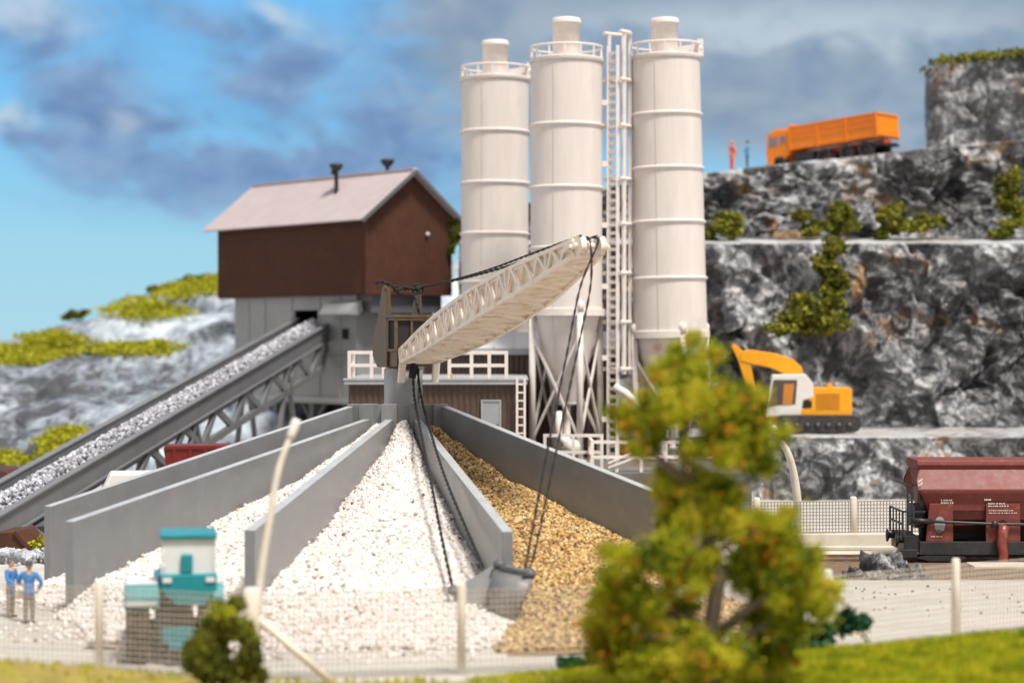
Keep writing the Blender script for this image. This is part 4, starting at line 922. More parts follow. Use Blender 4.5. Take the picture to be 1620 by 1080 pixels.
def silo(px_top, px_bot, d, wpx, zcap, ztop, rings, zrim, label, cage=False, rail_h=.72, legs_rot=0.0, taper=1.0):
    Rad = wpx / F * d / 2; x0 = P(px_bot, 540, d).x
    root = thing('silo', (x0, d, ZP), label, 'silo', group='cream cement silos')
    lean = math.atan2(P(px_top, 540, d).x - x0, zcap - zrim); root.rotation_euler = (0, lean, 0)
    sh = -ZP
    rt = Rad * taper
    rad = lambda z: Rad + (rt - Rad) * (z - zrim) / (zcap - zrim)
    b = MB(); b.lathe([(Rad * .985, zrim + sh), (rt * .985, zcap - .05 + sh)], n=72); b.lathe([(rt, zcap - .05 + sh), (rt, zcap - .05 + sh), (rt + .05, zcap - .02 + sh), (rt + .05, zcap + .08 + sh), (rt + .05, zcap + .08 + sh), (rt * .5, zcap + .14 + sh), (0, zcap + .16 + sh)], n=72)
    # vertical moulding seam
    a = -1.95; b.bar((Rad * math.cos(a), Rad * math.sin(a), zrim + sh), (rt * math.cos(a), rt * math.sin(a), zcap - .1 + sh), .028, .016)
    body = b.build('body', M['cream'], root)
    for z in rings:
        r = rad(z); b = MB(); b.lathe([(r * .98, z - .10 + sh), (r + .05, z - .06 + sh), (r + .07, z + sh), (r + .05, z + .06 + sh), (r * .98, z + .10 + sh)], n=72); b.build('hoop', M['cream'], root)
    b = MB(); b.lathe([(Rad * .96, zrim - .30 + sh), (Rad + .09, zrim - .30 + sh), (Rad + .09, zrim - .30 + sh), (Rad + .09, zrim + .04 + sh), (Rad + .09, zrim + .04 + sh), (Rad * .96, zrim + .08 + sh)], n=72); b.build('rim', M['creambar'], root)
    zc = zrim - 4.5
    b = MB(); b.lathe([(Rad * .92, zrim - .28 + sh), (Rad * .36, zc + sh), (Rad * .36, zc + sh), (Rad * .36, zc - .10 + sh), (Rad * .36, zc - .10 + sh), (.20, zc - .22 + sh), (.20, zc - .22 + sh), (.20, .62), (.34, .60), (.34, .60), (.34, .42), (.22, .40), (.22, .0)], n=48)
    b.bar((-Rad * .42, -Rad * .83, zrim - .3 + sh), (-Rad * .16, -Rad * .33, zc + sh), .025, .016); b.build('cone', M['cream'], root)
    b = MB(); b.lathe([(.0, ztop - .02 + sh), (.72 * .9, ztop - .06 + sh), (.72, ztop - .14 + sh), (.72, ztop - .30 + sh), (.72, ztop - .30 + sh), (.67, ztop - .32 + sh), (.66, zcap + .1 + sh)], n=40); b.build('chimney', M['creambar'], root)
    # guard rail round the cap
    b = MB(); rr = rt - .02; pts = [(rr * math.cos(t), rr * math.sin(t), zcap + rail_h + sh) for t in [2 * math.pi * i / 48 for i in range(48)]]
    b.tube(pts, .065, 6, closed=True); b.tube([(p[0], p[1], zcap + .14 + sh) for p in pts], .06, 6, closed=True)
    for i in range(14):
        t = 2 * math.pi * (i + .35) / 14; b.bar((rr * math.cos(t), rr * math.sin(t), zcap + .05 + sh), (rr * math.cos(t), rr * math.sin(t), zcap + rail_h + sh), .09)
    b.build('guard_rail', M['creambar'], root)
    # legs and cross bracing
    lp = [(Rad * 1.0 * math.cos(t), Rad * 1.0 * math.sin(t)) for t in [legs_rot + math.pi / 2 * k for k in range(4)]]
    for (x, y) in lp:
        b = MB(); b.tube([(x, y, 0), (x, y, zrim + .25 + sh)], .16, 12); b.tube([(x, y, zrim - .1 + sh), (x, y, zrim + .3 + sh), (x * .98, y * .98, zrim + .42 + sh)], [.19, .19, .1], 12); b.lathe([(.30, 0), (.30, .07), (0, .07)], (x, y, 0), 14); b.build('leg', M['creambar'], root)
    for k in range(4):
        p, q = lp[k], lp[(k + 1) % 4]; z0, z1 = 1.0, zrim - 1.2 + sh
        b = MB(); b.bar((*p, z0), (*q, z1), .10, .12); b.bar((*[c * 1.02 for c in q], z0), (*[c * 1.02 for c in p], z1), .10, .12); b.build('cross_brace', M['creambar'], root)
    if cage:
        # ladder with safety cage on the right-hand side
        a = R(46); er = Vector((math.cos(a), math.sin(a), 0)); et = Vector((-math.sin(a), math.cos(a), 0))
        zA, zB = .0, zcap + 1.05 + sh
        b = MB(); l0 = Vector((2.28, -.25, 0))
        for s in (-.30, .30): b.bar(l0 + et * s + Vector((0, 0, zA)), l0 + et * s + Vector((0, 0, zcap + .8 + sh)), .15, .17)
        z = .3
        while z < zcap + .6 + sh: b.bar(l0 - et * .3 + Vector((0, 0, z)), l0 + et * .3 + Vector((0, 0, z)), .12, .16); z += .40
        for z in (2, 5, 8.5, 11.5, 14.5, 17.5): b.bar(Vector((Rad * .97, -.12, z)), l0 + et * .3 + Vector((0, 0, z)), .14, .26)
        ld = b.build('ladder', M['creambar'], root)
        b = MB(); hz = [ztop - .78, 21.0, 18.75, 16.15, 13.95, 11.55, 9.15, 6.85]
        hz = [z + sh for z in hz]
        def hp(t, z): return l0 + er * (.50 + .50 * math.sin(t)) * 1.0 * 1.0 + et * (.52 * math.cos(t)) + Vector((0, 0, z))
        for z in hz:
            pts = [l0 + et * .52 - er * .08 + Vector((0, 0, z)), l0 + et * .52 + Vector((0, 0, z))] + [l0 + er * (1.12 * math.sin(t) ** .8) + et * (.52 * math.cos(t)) + Vector((0, 0, z)) for t in [math.pi * i / 14 for i in range(1, 14)]] + [l0 - et * .52 + Vector((0, 0, z)), l0 - et * .52 - er * .08 + Vector((0, 0, z))]
            b.tube(pts, .11, 6)
        for t in (.06, .36, .66, .94):
            t *= math.pi; q = l0 + er * (1.09 * math.sin(t) ** .8) + et * (.50 * math.cos(t)); b.bar(q + Vector((0, 0, hz[-1] - .25)), q + Vector((0, 0, hz[0] + .05)), .15, .16)
        b.build('safety_cage', M['creambar'], ld)
    else:
        b = MB(); b.tube([(rr * .95, -.3, zcap + .5 + sh), (rr * 1.05, -.3, zcap + .5 + sh)], .2, 8); b.bar((rr, -.3, zcap + .1 + sh), (rr, -.3, zcap + .95 + sh), .3, .3); b.bar((rr * .3, .2, zcap + .5 + sh), (rr, .0, zcap + .62 + sh), .2, .3); b.build('rail_gate', M['creambar'], root)
    return root
silo(896, 896, 99.3, 115, 21.86, 24.1, [18.75, 15.7, 12.75], 9.75, 'nearest cream silo in the middle with the caged ladder on its right side', True, legs_rot=R(-70))
silo(783, 782, 106.7, 108, 21.9, 24.1, [19.2, 16.5, 13.85, 11.3], 8.7, 'cream silo standing farthest left behind the crane boom', legs_rot=R(30))
silo(1056, 1064, 100.0, 119, 22.1, 24.2, [19.35, 16.7, 14.07, 11.3], 8.68, 'cream silo at the right beside the quarry cliff', legs_rot=R(-75), taper=.93)
def feed_pipe():
    p = MB(); p.tube([P(972, 612, 98.8), P(990, 622, 98.6), P(1010, 640, 98.4), P(1035, 668, 98.2), P(1050, 720, 98.2), Vector((P(1052, 740, 98.2).x, 98.2, ZP))], .20, 12)
    q = P(1040, 700, 98.2); tag(p.build('feed_pipe', M['creambar'], origin=(q.x, q.y, ZP)), 'cream pipe sloping down between the front and right silos', 'pipe')
    p = MB(); p.tube([P(884, 650, 98.0), P(884, 715, 98.0)], .17, 12); c = P(905, 708, 97.2); p.lathe([(.42, -.3), (.42, .0), (.3, .05), (.3, .15), (0, .15)], c, 20, M=Matrix.Rotation(R(90), 3, 'X')); p.tube([c + Vector((0, .2, 0)), P(884, 690, 98.0)], .22, 10); p.bar(P(884, 715, 98.0), Vector((P(884, 715, 98).x, 98, ZP)), .3)
    q = P(884, 715, 98.0); tag(p.build('valve_pipe', M['creambar'], origin=(q.x, q.y, ZP)), 'short cream pipe with round valve under the front silo', 'pipe')
feed_pipe()
def platform_rails():
    d = 92.0; x = lambda p, dd=d: P(p, 600, dd).x
    b = MB(); rail_run(b, [(x(862), d), (x(952), d)], ZP, 1.6, [2], .07); o = b.build('guard_rail', M['creambar'], origin=(x(905), d, ZP)); tag(o, 'low cream railing under the front silo legs', 'railing')
    b = MB(); rail_run(b, [(x(937, 90), 93), (x(937, 90), 90), (x(1092, 90), 90)], ZP, 1.4, [1, 4], .07)
    b.bar((x(962, 90), 89.9, ZP + .4), (x(1010, 90), 89.9, ZP + 1.0), .09); b.bar((x(962, 90), 89.9, ZP + .2), (x(1010, 90), 89.9, ZP + .7), .09)
    o = b.build('guard_rail', M['creambar'], origin=(x(1000, 90), 90, ZP)); tag(o, 'cream railing on the platform left of the foreground tree', 'railing')
platform_rails()

# ------------------------------------------------------------------ fences
def fence(name, pts, ph, mh, pr, pitch, wr, label, mwire, braces=(), lean=None, thick=()):
    root = thing(name, pts[0], label, 'fence')
    for i, p in enumerate(pts):
        r = pr * (1.9 if i in thick else 1); b = MB(); b.tube([p, p + Vector((0, 0, ph - .06)), p + Vector((0, 0, ph))], [r, r, r * .7], 12); b.build('post', M['post'], root, True)
    for (a, c) in braces:
        b = MB(); b.tube([a, c], pr * .8, 10); b.build('brace', M['post'], root, True)
    b = MB()
    for i in range(len(pts) - 1):
        a, c = pts[i], pts[i + 1]; L = (c - a).length; n = int(L / pitch); off = Vector((0, -.01, 0))
        for j in range(n):
            p = a.lerp(c, (j + .5) / n) + Vector((0, .012 * (j % 2), .04)); b.bar(p, p + Vector((0, 0, mh)), wr, wr)
        m_ = int(mh / pitch)
        for j in range(m_ + 1):
            z = .05 + mh * j / m_; b.bar(a + off + Vector((0, 0, z)), c + off + Vector((0, 0, z)), wr, wr)
    b.build('wire_mesh', mwire, root, True)
FP = [G(px, py) for px, py in ((-140, 1046), (157, 1060), (398, 1076), (730, 1066), (1075, 1052), (1310, 1036), (1512, 1012), (1760, 985))]
fence('wire_fence', FP, 2.25, 2.02, .115, .135, .021, 'wire mesh fence with cream posts along the front of the yard', M['wire'],
      [(G(398, 1076) + Vector((.1, 0, 1.55)), G(525, 1078)), (FP[5] + Vector((0, 0, 2.1)), G(1378, 1024))], thick=(2,))
BP = [G(px, py) for px, py in ((1010, 868), (1197, 866), (1350, 864), (1520, 862), (1700, 861))]
fence('back_fence', BP, 2.0, 1.75, .14, .13, .035, 'grey wire mesh fence with cream posts at the foot of the quarry', M['wired'])

def lamp(pts, r, label, head):
    base = Vector((pts[0].x, pts[0].y, 0)); root = thing('lamp_post', base, label, 'lamp post', group=None)
    b = MB(); fine = []
    for i in range(len(pts) - 1):
        p0 = pts[max(i - 1, 0)]; p1 = pts[i]; p2 = pts[i + 1]; p3 = pts[min(i + 2, len(pts) - 1)]
        for j in range(8):
            t = j / 8; fine.append(.5 * ((2 * p1) + (p2 - p0) * t + (2 * p0 - 5 * p1 + 4 * p2 - p3) * t * t + (3 * p1 - p0 - 3 * p2 + p3) * t ** 3))
    fine.append(pts[-1]); b.tube(fine, [r * (1.15 - .4 * i / len(fine)) for i in range(len(fine))], 10); b.build('pole', M['post'], root, True)
    d = (pts[-1] - pts[-2]).normalized(); b = MB(); q = pts[-1]; b.tube([q - d * .1, q + d * .05, q + d * (head - .1), q + d * head], [r * .8, r * 1.15, r * 1.3, r * 1.1], 12); b.build('lamp_head', M['white'], root, True)
lamp([G(404, 1074), P(410, 935, 49.3), P(426, 826, 49.5), P(441, 742, 49.7), P(460, 690, 49.9)], .095, 'tall thin leaning cream lamp post rising in front of the gravel walls', .45)
lamp([G(1262, 858), P(1262, 800, 82), P(1257, 755, 81.9), P(1246, 715, 81.7), P(1228, 688, 81.6)], .16, 'cream lamp post bending left beside the foreground tree', .4)

# ------------------------------------------------------------------ railway track, kerb, slabs, rubble
b = MB(); b.prism([(0, 0)] * 0 or [(69.6, 0.004), (70.1, .035), (78.6, .035), (79.2, 0.004)], 8.5, 60, M=Matrix(((0, 1, 0), (1, 0, 0), (0, 0, 1)))); o = b.build('track_bed', M['ballast']); tag(o, kind='structure')
trk = thing('railway_track', (10, 76, .03), 'rusty railway track under the red hopper wagon', 'railway track')
for y in (75.25, 76.75):
    b = MB(); b.b2((9, y - .05, .07), (60, y + .05, .12)); b.b2((9, y - .10, .045), (60, y + .10, .075)); b.build('rail', M['rail'], trk, True)
sl = MB()
for i in range(70): sl.b2((9.2 + i * .62, 74.7, .02), (9.45 + i * .62, 77.3, .05))
sl.build('sleepers', M['greyd'], trk, True)
b = MB(); b.b2((8.5, 79.3, 0), (60, 79.75, .16)); b.b2((8.5, 77.5, .0), (60, 78.3, .10)); tag(b.build('kerb', M['curb'], bevel=.04), kind='structure')
b = MB(); b.b2((P(1536, 890, 73.4).x, 72.9, .0), (60, 74.2, .12)); tag(b.build('loading_strip', M['curb'], bevel=.03), kind='structure')
b = MB(); b.b2((9.5, 80.6, 0), (60, 81.1, .55)); tag(b.build('kerb', M['curb'], bevel=.05), kind='structure')

def boulder(px, py, d, rx, ry, rz, label, group, seed):
    bm = bmesh.new(); bmesh.ops.create_icosphere(bm, subdivisions=4, radius=1.0); c = P(px, py, d); c.z = 0
    co = np.array([v.co[:] for v in bm.verts]); h, ids = crumple(co[:, 0] * 1.5 + seed * 5.3 + co[:, 1] * .7, co[:, 2] * 1.5 + co[:, 1] * .9, seed, .4)
    h2, _ = crumple(co[:, 0] * 3.5 + seed + co[:, 1], co[:, 2] * 3.2 - co[:, 1], seed + 3, .4)
    k = 1.0 - .45 * h - .40 * h2 + .1 * np.abs(h - .4); co = co * k[:, None] * np.array([rx, ry, rz]); co[:, 2] = np.maximum(co[:, 2], -.1)
    Fq = np.array([[v.index for v in f.verts] for f in bm.faces]); bm.free()
    o = arr_mesh('boulder', co, Fq, M['rock2'], True); o.location = c; set_facet(o, ids); tag(o, label, 'boulder', group)
M['rock2'] = rock_mat('grey_rubble', (0.02, 0.02, 0.023), (0.09, 0.09, 0.095), (0.38, 0.375, 0.37), 1.6, 0, .35)
g = 'rubble boulders heaped beside the track'
for i, (px, py, rx, ry, rz, lab) in enumerate([(1348, 912, .75, .5, .62, 'pale grey boulder at the left end of the rubble heap by the track'), (1372, 898, .9, .6, 1.05, 'dark crumpled boulder behind the left of the rubble heap'), (1385, 916, .8, .5, .58, 'second grey boulder from the left in the rubble heap'),
        (1407, 900, .95, .6, 1.15, 'tallest dark boulder in the middle of the rubble heap'), (1418, 917, .75, .45, .62, 'grey boulder in front of the tallest boulder of the rubble heap'), (1440, 905, .8, .5, .9, 'dark boulder right of the tallest one in the rubble heap'), (1458, 916, .6, .42, .68, 'rounded pale boulder at the right end of the rubble heap'),
        (1188, 892, 1.3, .6, .7, 'grey boulder showing behind the left side of the foreground tree'), (1225, 895, .9, .6, .75, 'grey boulder showing through the middle of the foreground tree')]):
    boulder(px, py, 70.6 - (py - 900) * .05, rx, ry, rz * 1.15, lab, g, 200 + i)
# pebbles on the concrete pad
n = 46; C = np.stack([rng.uniform(11, 16.5, n), rng.uniform(60, 68, n), np.full(n, .02)], -1); V, Fc = grains(C, rng.uniform(.02, .06, n)); tag(arr_mesh('pebbles', V, Fc, M['greyd'], False, origin=(13, 64, 0)), 'tiny dark pebbles scattered on the concrete pad', 'pebbles', kind='stuff')
# ------------------------------------------------------------------ vehicles
def ztop(x):
    return float(H + (540 - px_interp(810 + x / 128 * F, [(985, 292), (1120, 274), (1220, 262), (1410, 243), (1460, 236), (1620, 222)])) / F * 128) + .1
def wheel(parent, c, r, w, axis='y', name='wheel', n=24, rim=None, M2=None):
    b = MB(); Mr = Matrix.Rotation(R(90), 3, 'X') if axis == 'y' else Matrix.Rotation(R(90), 3, 'Y')
    b.lathe([(r * .55, -w / 2), (r * .92, -w / 2), (r, -w * .36), (r, w * .36), (r * .92, w / 2), (r * .55, w / 2)], c, n, M=Mr)
    b.lathe([(0, -w * .38), (r * .56, -w * .38), (r * .56, w * .38), (0, w * .38)], c, n, mi=1, M=Mr)
    return b.build(name, [M['tyre'], rim or M['blacks']], parent)

def excavator():
    d = 110.6; s = F / d; z0 = 3.28; cx = P(1290, 600, d).x
    root = thing('excavator', (cx, d, z0), 'yellow tracked excavator with white cab on the lower quarry terrace', 'excavator', R(-4))
    yb = H - (z0 - H) * 0; base_py = 540 + (H - z0) * s
    q = lambda px, py: ((px - 1290) / s, (base_py - py) / s)
    for y in (-1.15, 1.15):
        b = MB(); L = 2.35; poly = [(-L + .5, 0), (L - .5, 0)] + [(L - .5 + .5 * math.sin(t), .48 - .48 * math.cos(t)) for t in np.linspace(.3, math.pi, 8)] + [(-L + .5 - .5 * math.sin(t), .48 + .48 * math.cos(t)) for t in np.linspace(0.1, math.pi - .2, 8)]
        b.prism(poly, y - .34, y + .34); tr = b.build('track', M['tyre'], root, bevel=.03)
        b = MB()
        for x in np.linspace(-1.7, 1.7, 7): b.lathe([(0, -.36), (.2, -.36), (.2, .36), (0, .36)], (x, y, .34), 12, M=Matrix.Rotation(R(90), 3, 'X'))
        b.build('rollers', M['blacks'], tr)
    b = MB(); b.box((0, 0, .75), (2.4, 1.7, .5)); b.lathe([(.85, .95), (.85, 1.15)], n=24); b.build('undercarriage', M['blacks'], root)
    b = MB(); x0, z = q(1208, 660); x1, zt = q(1344, 614); b.prism([(x0, z), (x1 - .05, z), (x1, z + .3), (x1, zt - .02), (x1 - .1, zt + .05), (q(1277, 0)[0], zt + .06), (q(1277, 0)[0], z + .55), (x0, z + .45)], -1.25, 1.25)
    hs = b.build('house', M['yellow'], root, bevel=.04)
    b = MB()
    for i in range(7): b.bar((q(1288, 0)[0] + i * .0, -1.265, q(0, 622 + 0)[1] - i * .13), (q(1325, 0)[0], -1.265, q(0, 622)[1] - i * .13), .035)
    b.build('vent_slats', mat('dark_yellow', (.5, .2, .005), .5), hs)
    b = MB(); b.box((q(1275, 0)[0] + .0, -1.262, q(0, 638)[1]), (.45, .03, .36)); b.build('side_window', M['black'], hs)
    b = MB(); xm = q(1312, 0)[0]; b.bar((xm, -.4, zt), (xm, -.4, zt + .3), .22); b.build('exhaust', M['yellow'], hs)
    # white cab with tinted panes
    b = MB(); a0 = q(1209, 657); a1 = q(1220, 592); a2 = q(1272, 591); a3 = q(1284, 606); a4 = q(1284, 628); a5 = q(1268, 632); a6 = q(1264, 657)
    b.prism([a0, a6, a5, a4, a3, a2, a1], -1.28, -.15); cb = b.build('cab', M['white'], root, bevel=.05)
    b = MB(); b.prism([q(1214, 641), q(1256, 638), q(1259, 600), q(1222, 600)], -1.30, -1.26); b.build('cab_window', M['glass'], cb)
    b = MB(); b.prism([q(1236, 639), q(1251, 638), q(1254, 606), q(1238, 606)], -1.315, -1.305); b.build('seat', mat('orange_seat', (.55, .2, .03), .6), cb)
    b = MB(); b.prism([(a0[0] - .02, q(0, 645)[1]), (a0[0] + .06, q(0, 645)[1]), (a1[0] + .05, q(0, 598)[1]), (a1[0] - .03, q(0, 598)[1])], -1.18, -.25); b.build('windscreen', M['glass'], cb)
    # boom, stick, ram
    b = MB(); b.prism([q(1252, 612), q(1276, 606), q(1268, 580), q(1255, 568), q(1228, 559), q(1188, 553), q(1172, 556), q(1172, 571), q(1190, 576), q(1220, 582), q(1240, 591)], -.05, .55); b.build('boom', M['yellow'], root, bevel=.04)
    b = MB(); b.prism([q(1160, 543), q(1168, 547), q(1180, 560), q(1189, 580), q(1199, 632), q(1203, 650), q(1192, 652), q(1178, 600), q(1168, 568), q(1158, 548)], .0, .5); b.build('stick', M['yellow'], root, bevel=.03)
    b = MB(); b.prism([q(1196, 645), q(1206, 648), q(1215, 672), q(1200, 680), q(1180, 670), q(1186, 660)], -.25, .75); b.build('bucket', M['blacks'], root, bevel=.03)
    b = MB(); b.tube([(q(1203, 575)[0], .25, q(1203, 575)[1]), (q(1213, 620)[0], .25, q(1213, 620)[1])], .12, 10); b.tube([(q(1232, 575)[0], .25, q(0, 575)[1]), (q(1196, 572)[0], .25, q(0, 566)[1])], .09, 10); b.build('hydraulic_ram', M['greyd'], root)
excavator()

def dump_truck():
    d = 132.0; d = 131.0; c = P(1318, 246, d); c.z = ztop(c.x) - .22
    root = thing('dump_truck', (c.x, c.y, c.z), 'orange dump truck parked on the top quarry bench', 'truck', R(-41))
    root.rotation_euler = (0, R(-4.3), R(-41)); root.scale = (1, 1, .9)
    # local: front at -x
    b = MB(); b.box((.2, 0, .95), (7.9, .9, .35)); b.build('chassis', M['red'], root, bevel=.03)
    b = MB(); b.prism([(-4.25, .42), (-4.32, 1.35), (-4.12, 2.72), (-3.95, 2.85), (-2.55, 2.85), (-2.5, 1.0), (-2.8, .95), (-2.85, .55), (-3.02, .95), (-3.6, .95), (-3.75, .42)], -1.22, 1.22)
    cb = b.build('cab', M['orange'], root, bevel=.06)
    for y in (-1.235, 1.235):
        b = MB(); b.prism([(-4.02, 1.75), (-3.96, 2.45), (-3.35, 2.45), (-3.35, 1.75)], y - .012, y + .012); b.build('side_window', M['glassg'], cb)
        b = MB(); b.prism([(-3.15, 1.85), (-3.15, 2.45), (-2.75, 2.45), (-2.75, 1.85)], y - .012, y + .012); b.build('side_window', M['glassg'], cb)
    b = MB(); b.box((-4.26, 0, 2.05), (.03, 2.1, .75), Matrix.Rotation(R(8.5), 3, 'Y')); b.build('windscreen', M['glassg'], cb)
    b = MB(); b.prism([(-4.0, 2.84), (-3.7, 3.05), (-2.6, 2.98), (-2.5, 2.84)], -.95, .95); b.build('roof_fairing', M['orange'], cb, bevel=.04)
    for y in (-.85, .85):
        b = MB(); b.box((-4.30, y, .8), (.08, .32, .2)); b.build('headlight', M['white'], cb, bevel=.02)
    b = MB(); b.box((-4.30, 0, .5), (.25, 2.3, .22)); b.build('bumper', M['orange'], cb, bevel=.03)
    # cargo bed: open box with ribs
    b = MB(); x0, x1, zf, zt = -2.4, 4.2, 1.30, 2.95
    b.b2((x0, -1.25, zf), (x1, 1.25, zf + .12)); b.b2((x0, -1.27, zf + .12), (x1, -1.17, zt)); b.b2((x0, 1.17, zf + .12), (x1, 1.27, zt)); b.b2((x0, -1.17, zf + .12), (x0 + .1, 1.17, zt + .25)); b.b2((x1 - .1, -1.17, zf + .12), (x1, 1.17, zt - .02))
    bed = b.build('cargo_bed', M['orange'], root, bevel=.02)
    for y in (-1.30, 1.30):
        b = MB()
        for x in (-2.35, -.2, 1.95, 4.12): b.box((x, y, (zf + zt) / 2), (.16, .09, zt - zf + .12))
        for zz in (zt, zt - .4, zt - .8, zf + .1): b.box(((x0 + x1) / 2, y, zz), (x1 - x0, .06, .09))
        b.build('side_ribs', M['orange'], bed)
    for zz in (zt - .03, zf + .15):
        b = MB(); b.box((x1 + .03, 0, zz), (.08, 2.5, .12)); b.build('tailgate_rail', M['orange'], bed)
    b = MB(); b.b2((-2.2, -1.15, .45), (-.7, -.55, 1.05)); b.build('fuel_tank', M['blacks'], root, bevel=.05)
    b = MB(); b.box((3.9, 0, .78), (.9, 2.1, .16)); b.bar((4.2, 0, .8), (4.75, 0, .75), .18); b.build('tow_bar', M['blacks'], root)
    for x in (-3.3, .1, 1.75, 3.15):
        for y in (-1.0, 1.0): wheel(root, (x, y, .52), .55, .42)
dump_truck()

def wagon():
    d = 75.0; s = F / d; x0 = P(1418, 700, d).x; z0 = .12
    root = thing('hopper_wagon', (x0 + 5.0, 76.0, z0), 'oxide red railway hopper wagon standing on the track', 'railway wagon')
    # local: x from -5 (left buffer face) , y -1.5..1.5, z above rail
    q = lambda px, py: ((px - 1418) / s - 5.0, H - (py - 540) / s - z0)
    xl = q(1450, 0)[0]; xr = 8.4
    def cross(mb, prof, xa, xb, mi=0):
        n = len(prof); V = [(xa, y, z) for y, z in prof] + [(xb, y, z) for y, z in prof]
        mb.add(V, [list(range(n)), list(range(2 * n - 1, n - 1, -1))] + [(i, n + i, n + (i + 1) % n, (i + 1) % n) for i in range(n)], mi=mi)
    zt = q(0, 727)[1]; z1 = q(0, 741)[1]; z2 = q(0, 759)[1]; z3 = q(0, 778)[1]; z4 = q(0, 795)[1]; z5 = q(0, 855)[1]; zs = q(0, 876)[1]
    b = MB(); cross(b, [(-.95, z1 - .02), (-1.02, z1 + .14), (-.98, zt - .04), (-.9, zt), (.9, zt), (.98, zt - .04), (1.02, z1 + .14), (.95, z1 - .02)], xl + .02, xr); b.build('roof', M['oxide'], root, bevel=.03)
    # hopper body: shoulder, vertical side, sides sloping in; slanted left end
    def ring(x_of, prof): return [(x_of(z), y, z) for y, z in prof]
    prof = [(-.92, z1), (-1.20, z2), (-1.42, z3 + .12), (-1.40, z3), (-1.16, z4 - .12), (-1.02, q(0, 822)[1])]; prof = prof + [(-y, z) for y, z in prof[::-1]]
    xo = lambda z: xl + .12 - (.17 if z > z3 + .1 and z < z1 - .1 else 0) + max(0, (z3 - z)) * .42
    n = len(prof); V = ring(xo, prof) + ring(lambda z: xr, prof); b = MB()
    b.add(V, [list(range(n)), list(range(2 * n - 1, n - 1, -1))] + [(i, n + i, n + (i + 1) % n, (i + 1) % n) for i in range(n)]); body = b.build('body', M['oxide'], root, bevel=.03)
    # saddle plates between openings
    for (pa, pbx) in ((1462, 1505), (1557, 1611), (1660, 1715)):
        xa, xb = q(pa, 0)[0], q(pbx, 0)[0]; b = MB()
        if pa == 1462:
            xa2 = q(1468, 0)[0]; V = [(xa2, -1.30, z4), (xb, -1.30, z4), (xb, -1.30, z5), (xa, -1.30, z5)]
        else: V = [(xa, -1.30, z4), (xb, -1.30, z4), (xb, -1.30, z5), (xa, -1.30, z5)]
        b.add(V + [(x, y + .08, z) for x, y, z in V], [(0, 1, 2, 3), (7, 6, 5, 4), (0, 4, 5, 1), (1, 5, 6, 2), (2, 6, 7, 3), (3, 7, 4, 0)]); sp = b.build('saddle_plate', M['oxide'], root, bevel=.015)
        if pa == 1462:
            b = MB(); cx, cz = q(1484, 828); b.add([(cx + .20 * math.cos(t), -1.315, cz + .30 * math.sin(t)) for t in [2 * math.pi * i / 16 for i in range(16)]], [list(range(16))]); b.build('oval_hole', M['trim'], sp)
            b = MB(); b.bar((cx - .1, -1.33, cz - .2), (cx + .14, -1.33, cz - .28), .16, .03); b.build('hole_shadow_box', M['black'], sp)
        if pa == 1557:
            b = MB(); cx, cz = q(1583, 832); b.add([(cx + .21 * math.cos(t), -1.315, cz + .27 * math.sin(t)) for t in [2 * math.pi * i / 20 for i in range(20)]], [list(range(20))]); b.build('hose_port', M['black'], sp)
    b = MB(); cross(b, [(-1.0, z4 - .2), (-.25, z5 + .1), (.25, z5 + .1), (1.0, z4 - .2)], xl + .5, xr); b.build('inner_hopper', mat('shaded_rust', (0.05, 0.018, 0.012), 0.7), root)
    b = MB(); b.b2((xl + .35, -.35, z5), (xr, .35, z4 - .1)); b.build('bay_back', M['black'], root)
    # pale panel over the left opening as a lighter band
    b = MB(); b.b2((q(1505, 0)[0], -1.2, q(0, 806)[1]), (q(1557, 0)[0], -1.12, z4)); b.build('lintel', M['oxide'], root)
    for (pa, pz) in ((1510, 818), (1510, 828)): 
        b = MB(); b.bar((q(pa, 0)[0], -.95, q(0, pz)[1]), (q(1556, 0)[0], -.95, q(0, pz)[1] + .02), .10); b.build('hopper_rib', M['oxided'], root)
    # frame and running gear
    b = MB(); b.b2((q(1452, 0)[0], -1.32, zs), (xr, -1.2, z5)); b.b2((q(1452, 0)[0], 1.2, zs), (xr, 1.32, z5)); b.b2((q(1452, 0)[0], -1.2, zs + .05), (q(1452, 0)[0] + .25, 1.2, z5 - .01)); b.build('underframe', M['blacks'], root, bevel=.02)
    b = MB(); b.b2((q(1428, 0)[0], -1.28, q(0, 872)[1]), (q(1451, 0)[0], 1.28, q(0, 846)[1])); bb = b.build('buffer_beam', M['blacks'], root, bevel=.02)
    for y in (-.95, .95):
        b = MB(); b.tube([(q(1431, 0)[0], y, q(0, 854)[1]), (q(1423, 0)[0], y, q(0, 854)[1])], .11, 12); b.lathe([(0, 0), (.14, .0), (.24, -.05), (.25, -.09), (0, -.13)], (q(1422, 0)[0], y, q(0, 854)[1]), 20, M=Matrix.Rotation(R(90), 3, 'Y')); b.build('buffer', M['blacks'], bb)
    b = MB(); xs0 = q(1420, 0)[0]; b.b2((xs0, -1.45, q(0, 880)[1]), (q(1447, 0)[0], -1.1, q(0, 867)[1])); b.build('step', M['blacks'], root, bevel=.02)
    # brakeman's platform: ladder, rails
    b = MB(); xa, xb = q(1434, 0)[0], q(1441, 0)[0]
    zb = q(0, 848)[1]; ztp = q(0, 766)[1]
    for x in (xa, xb): b.bar((x, -1.2, zb), (x, -1.2, ztp), .07)
    for z in np.linspace(zb + .2, ztp, 7): b.bar((xa, -1.2, z), (xb, -1.2, z), .06)
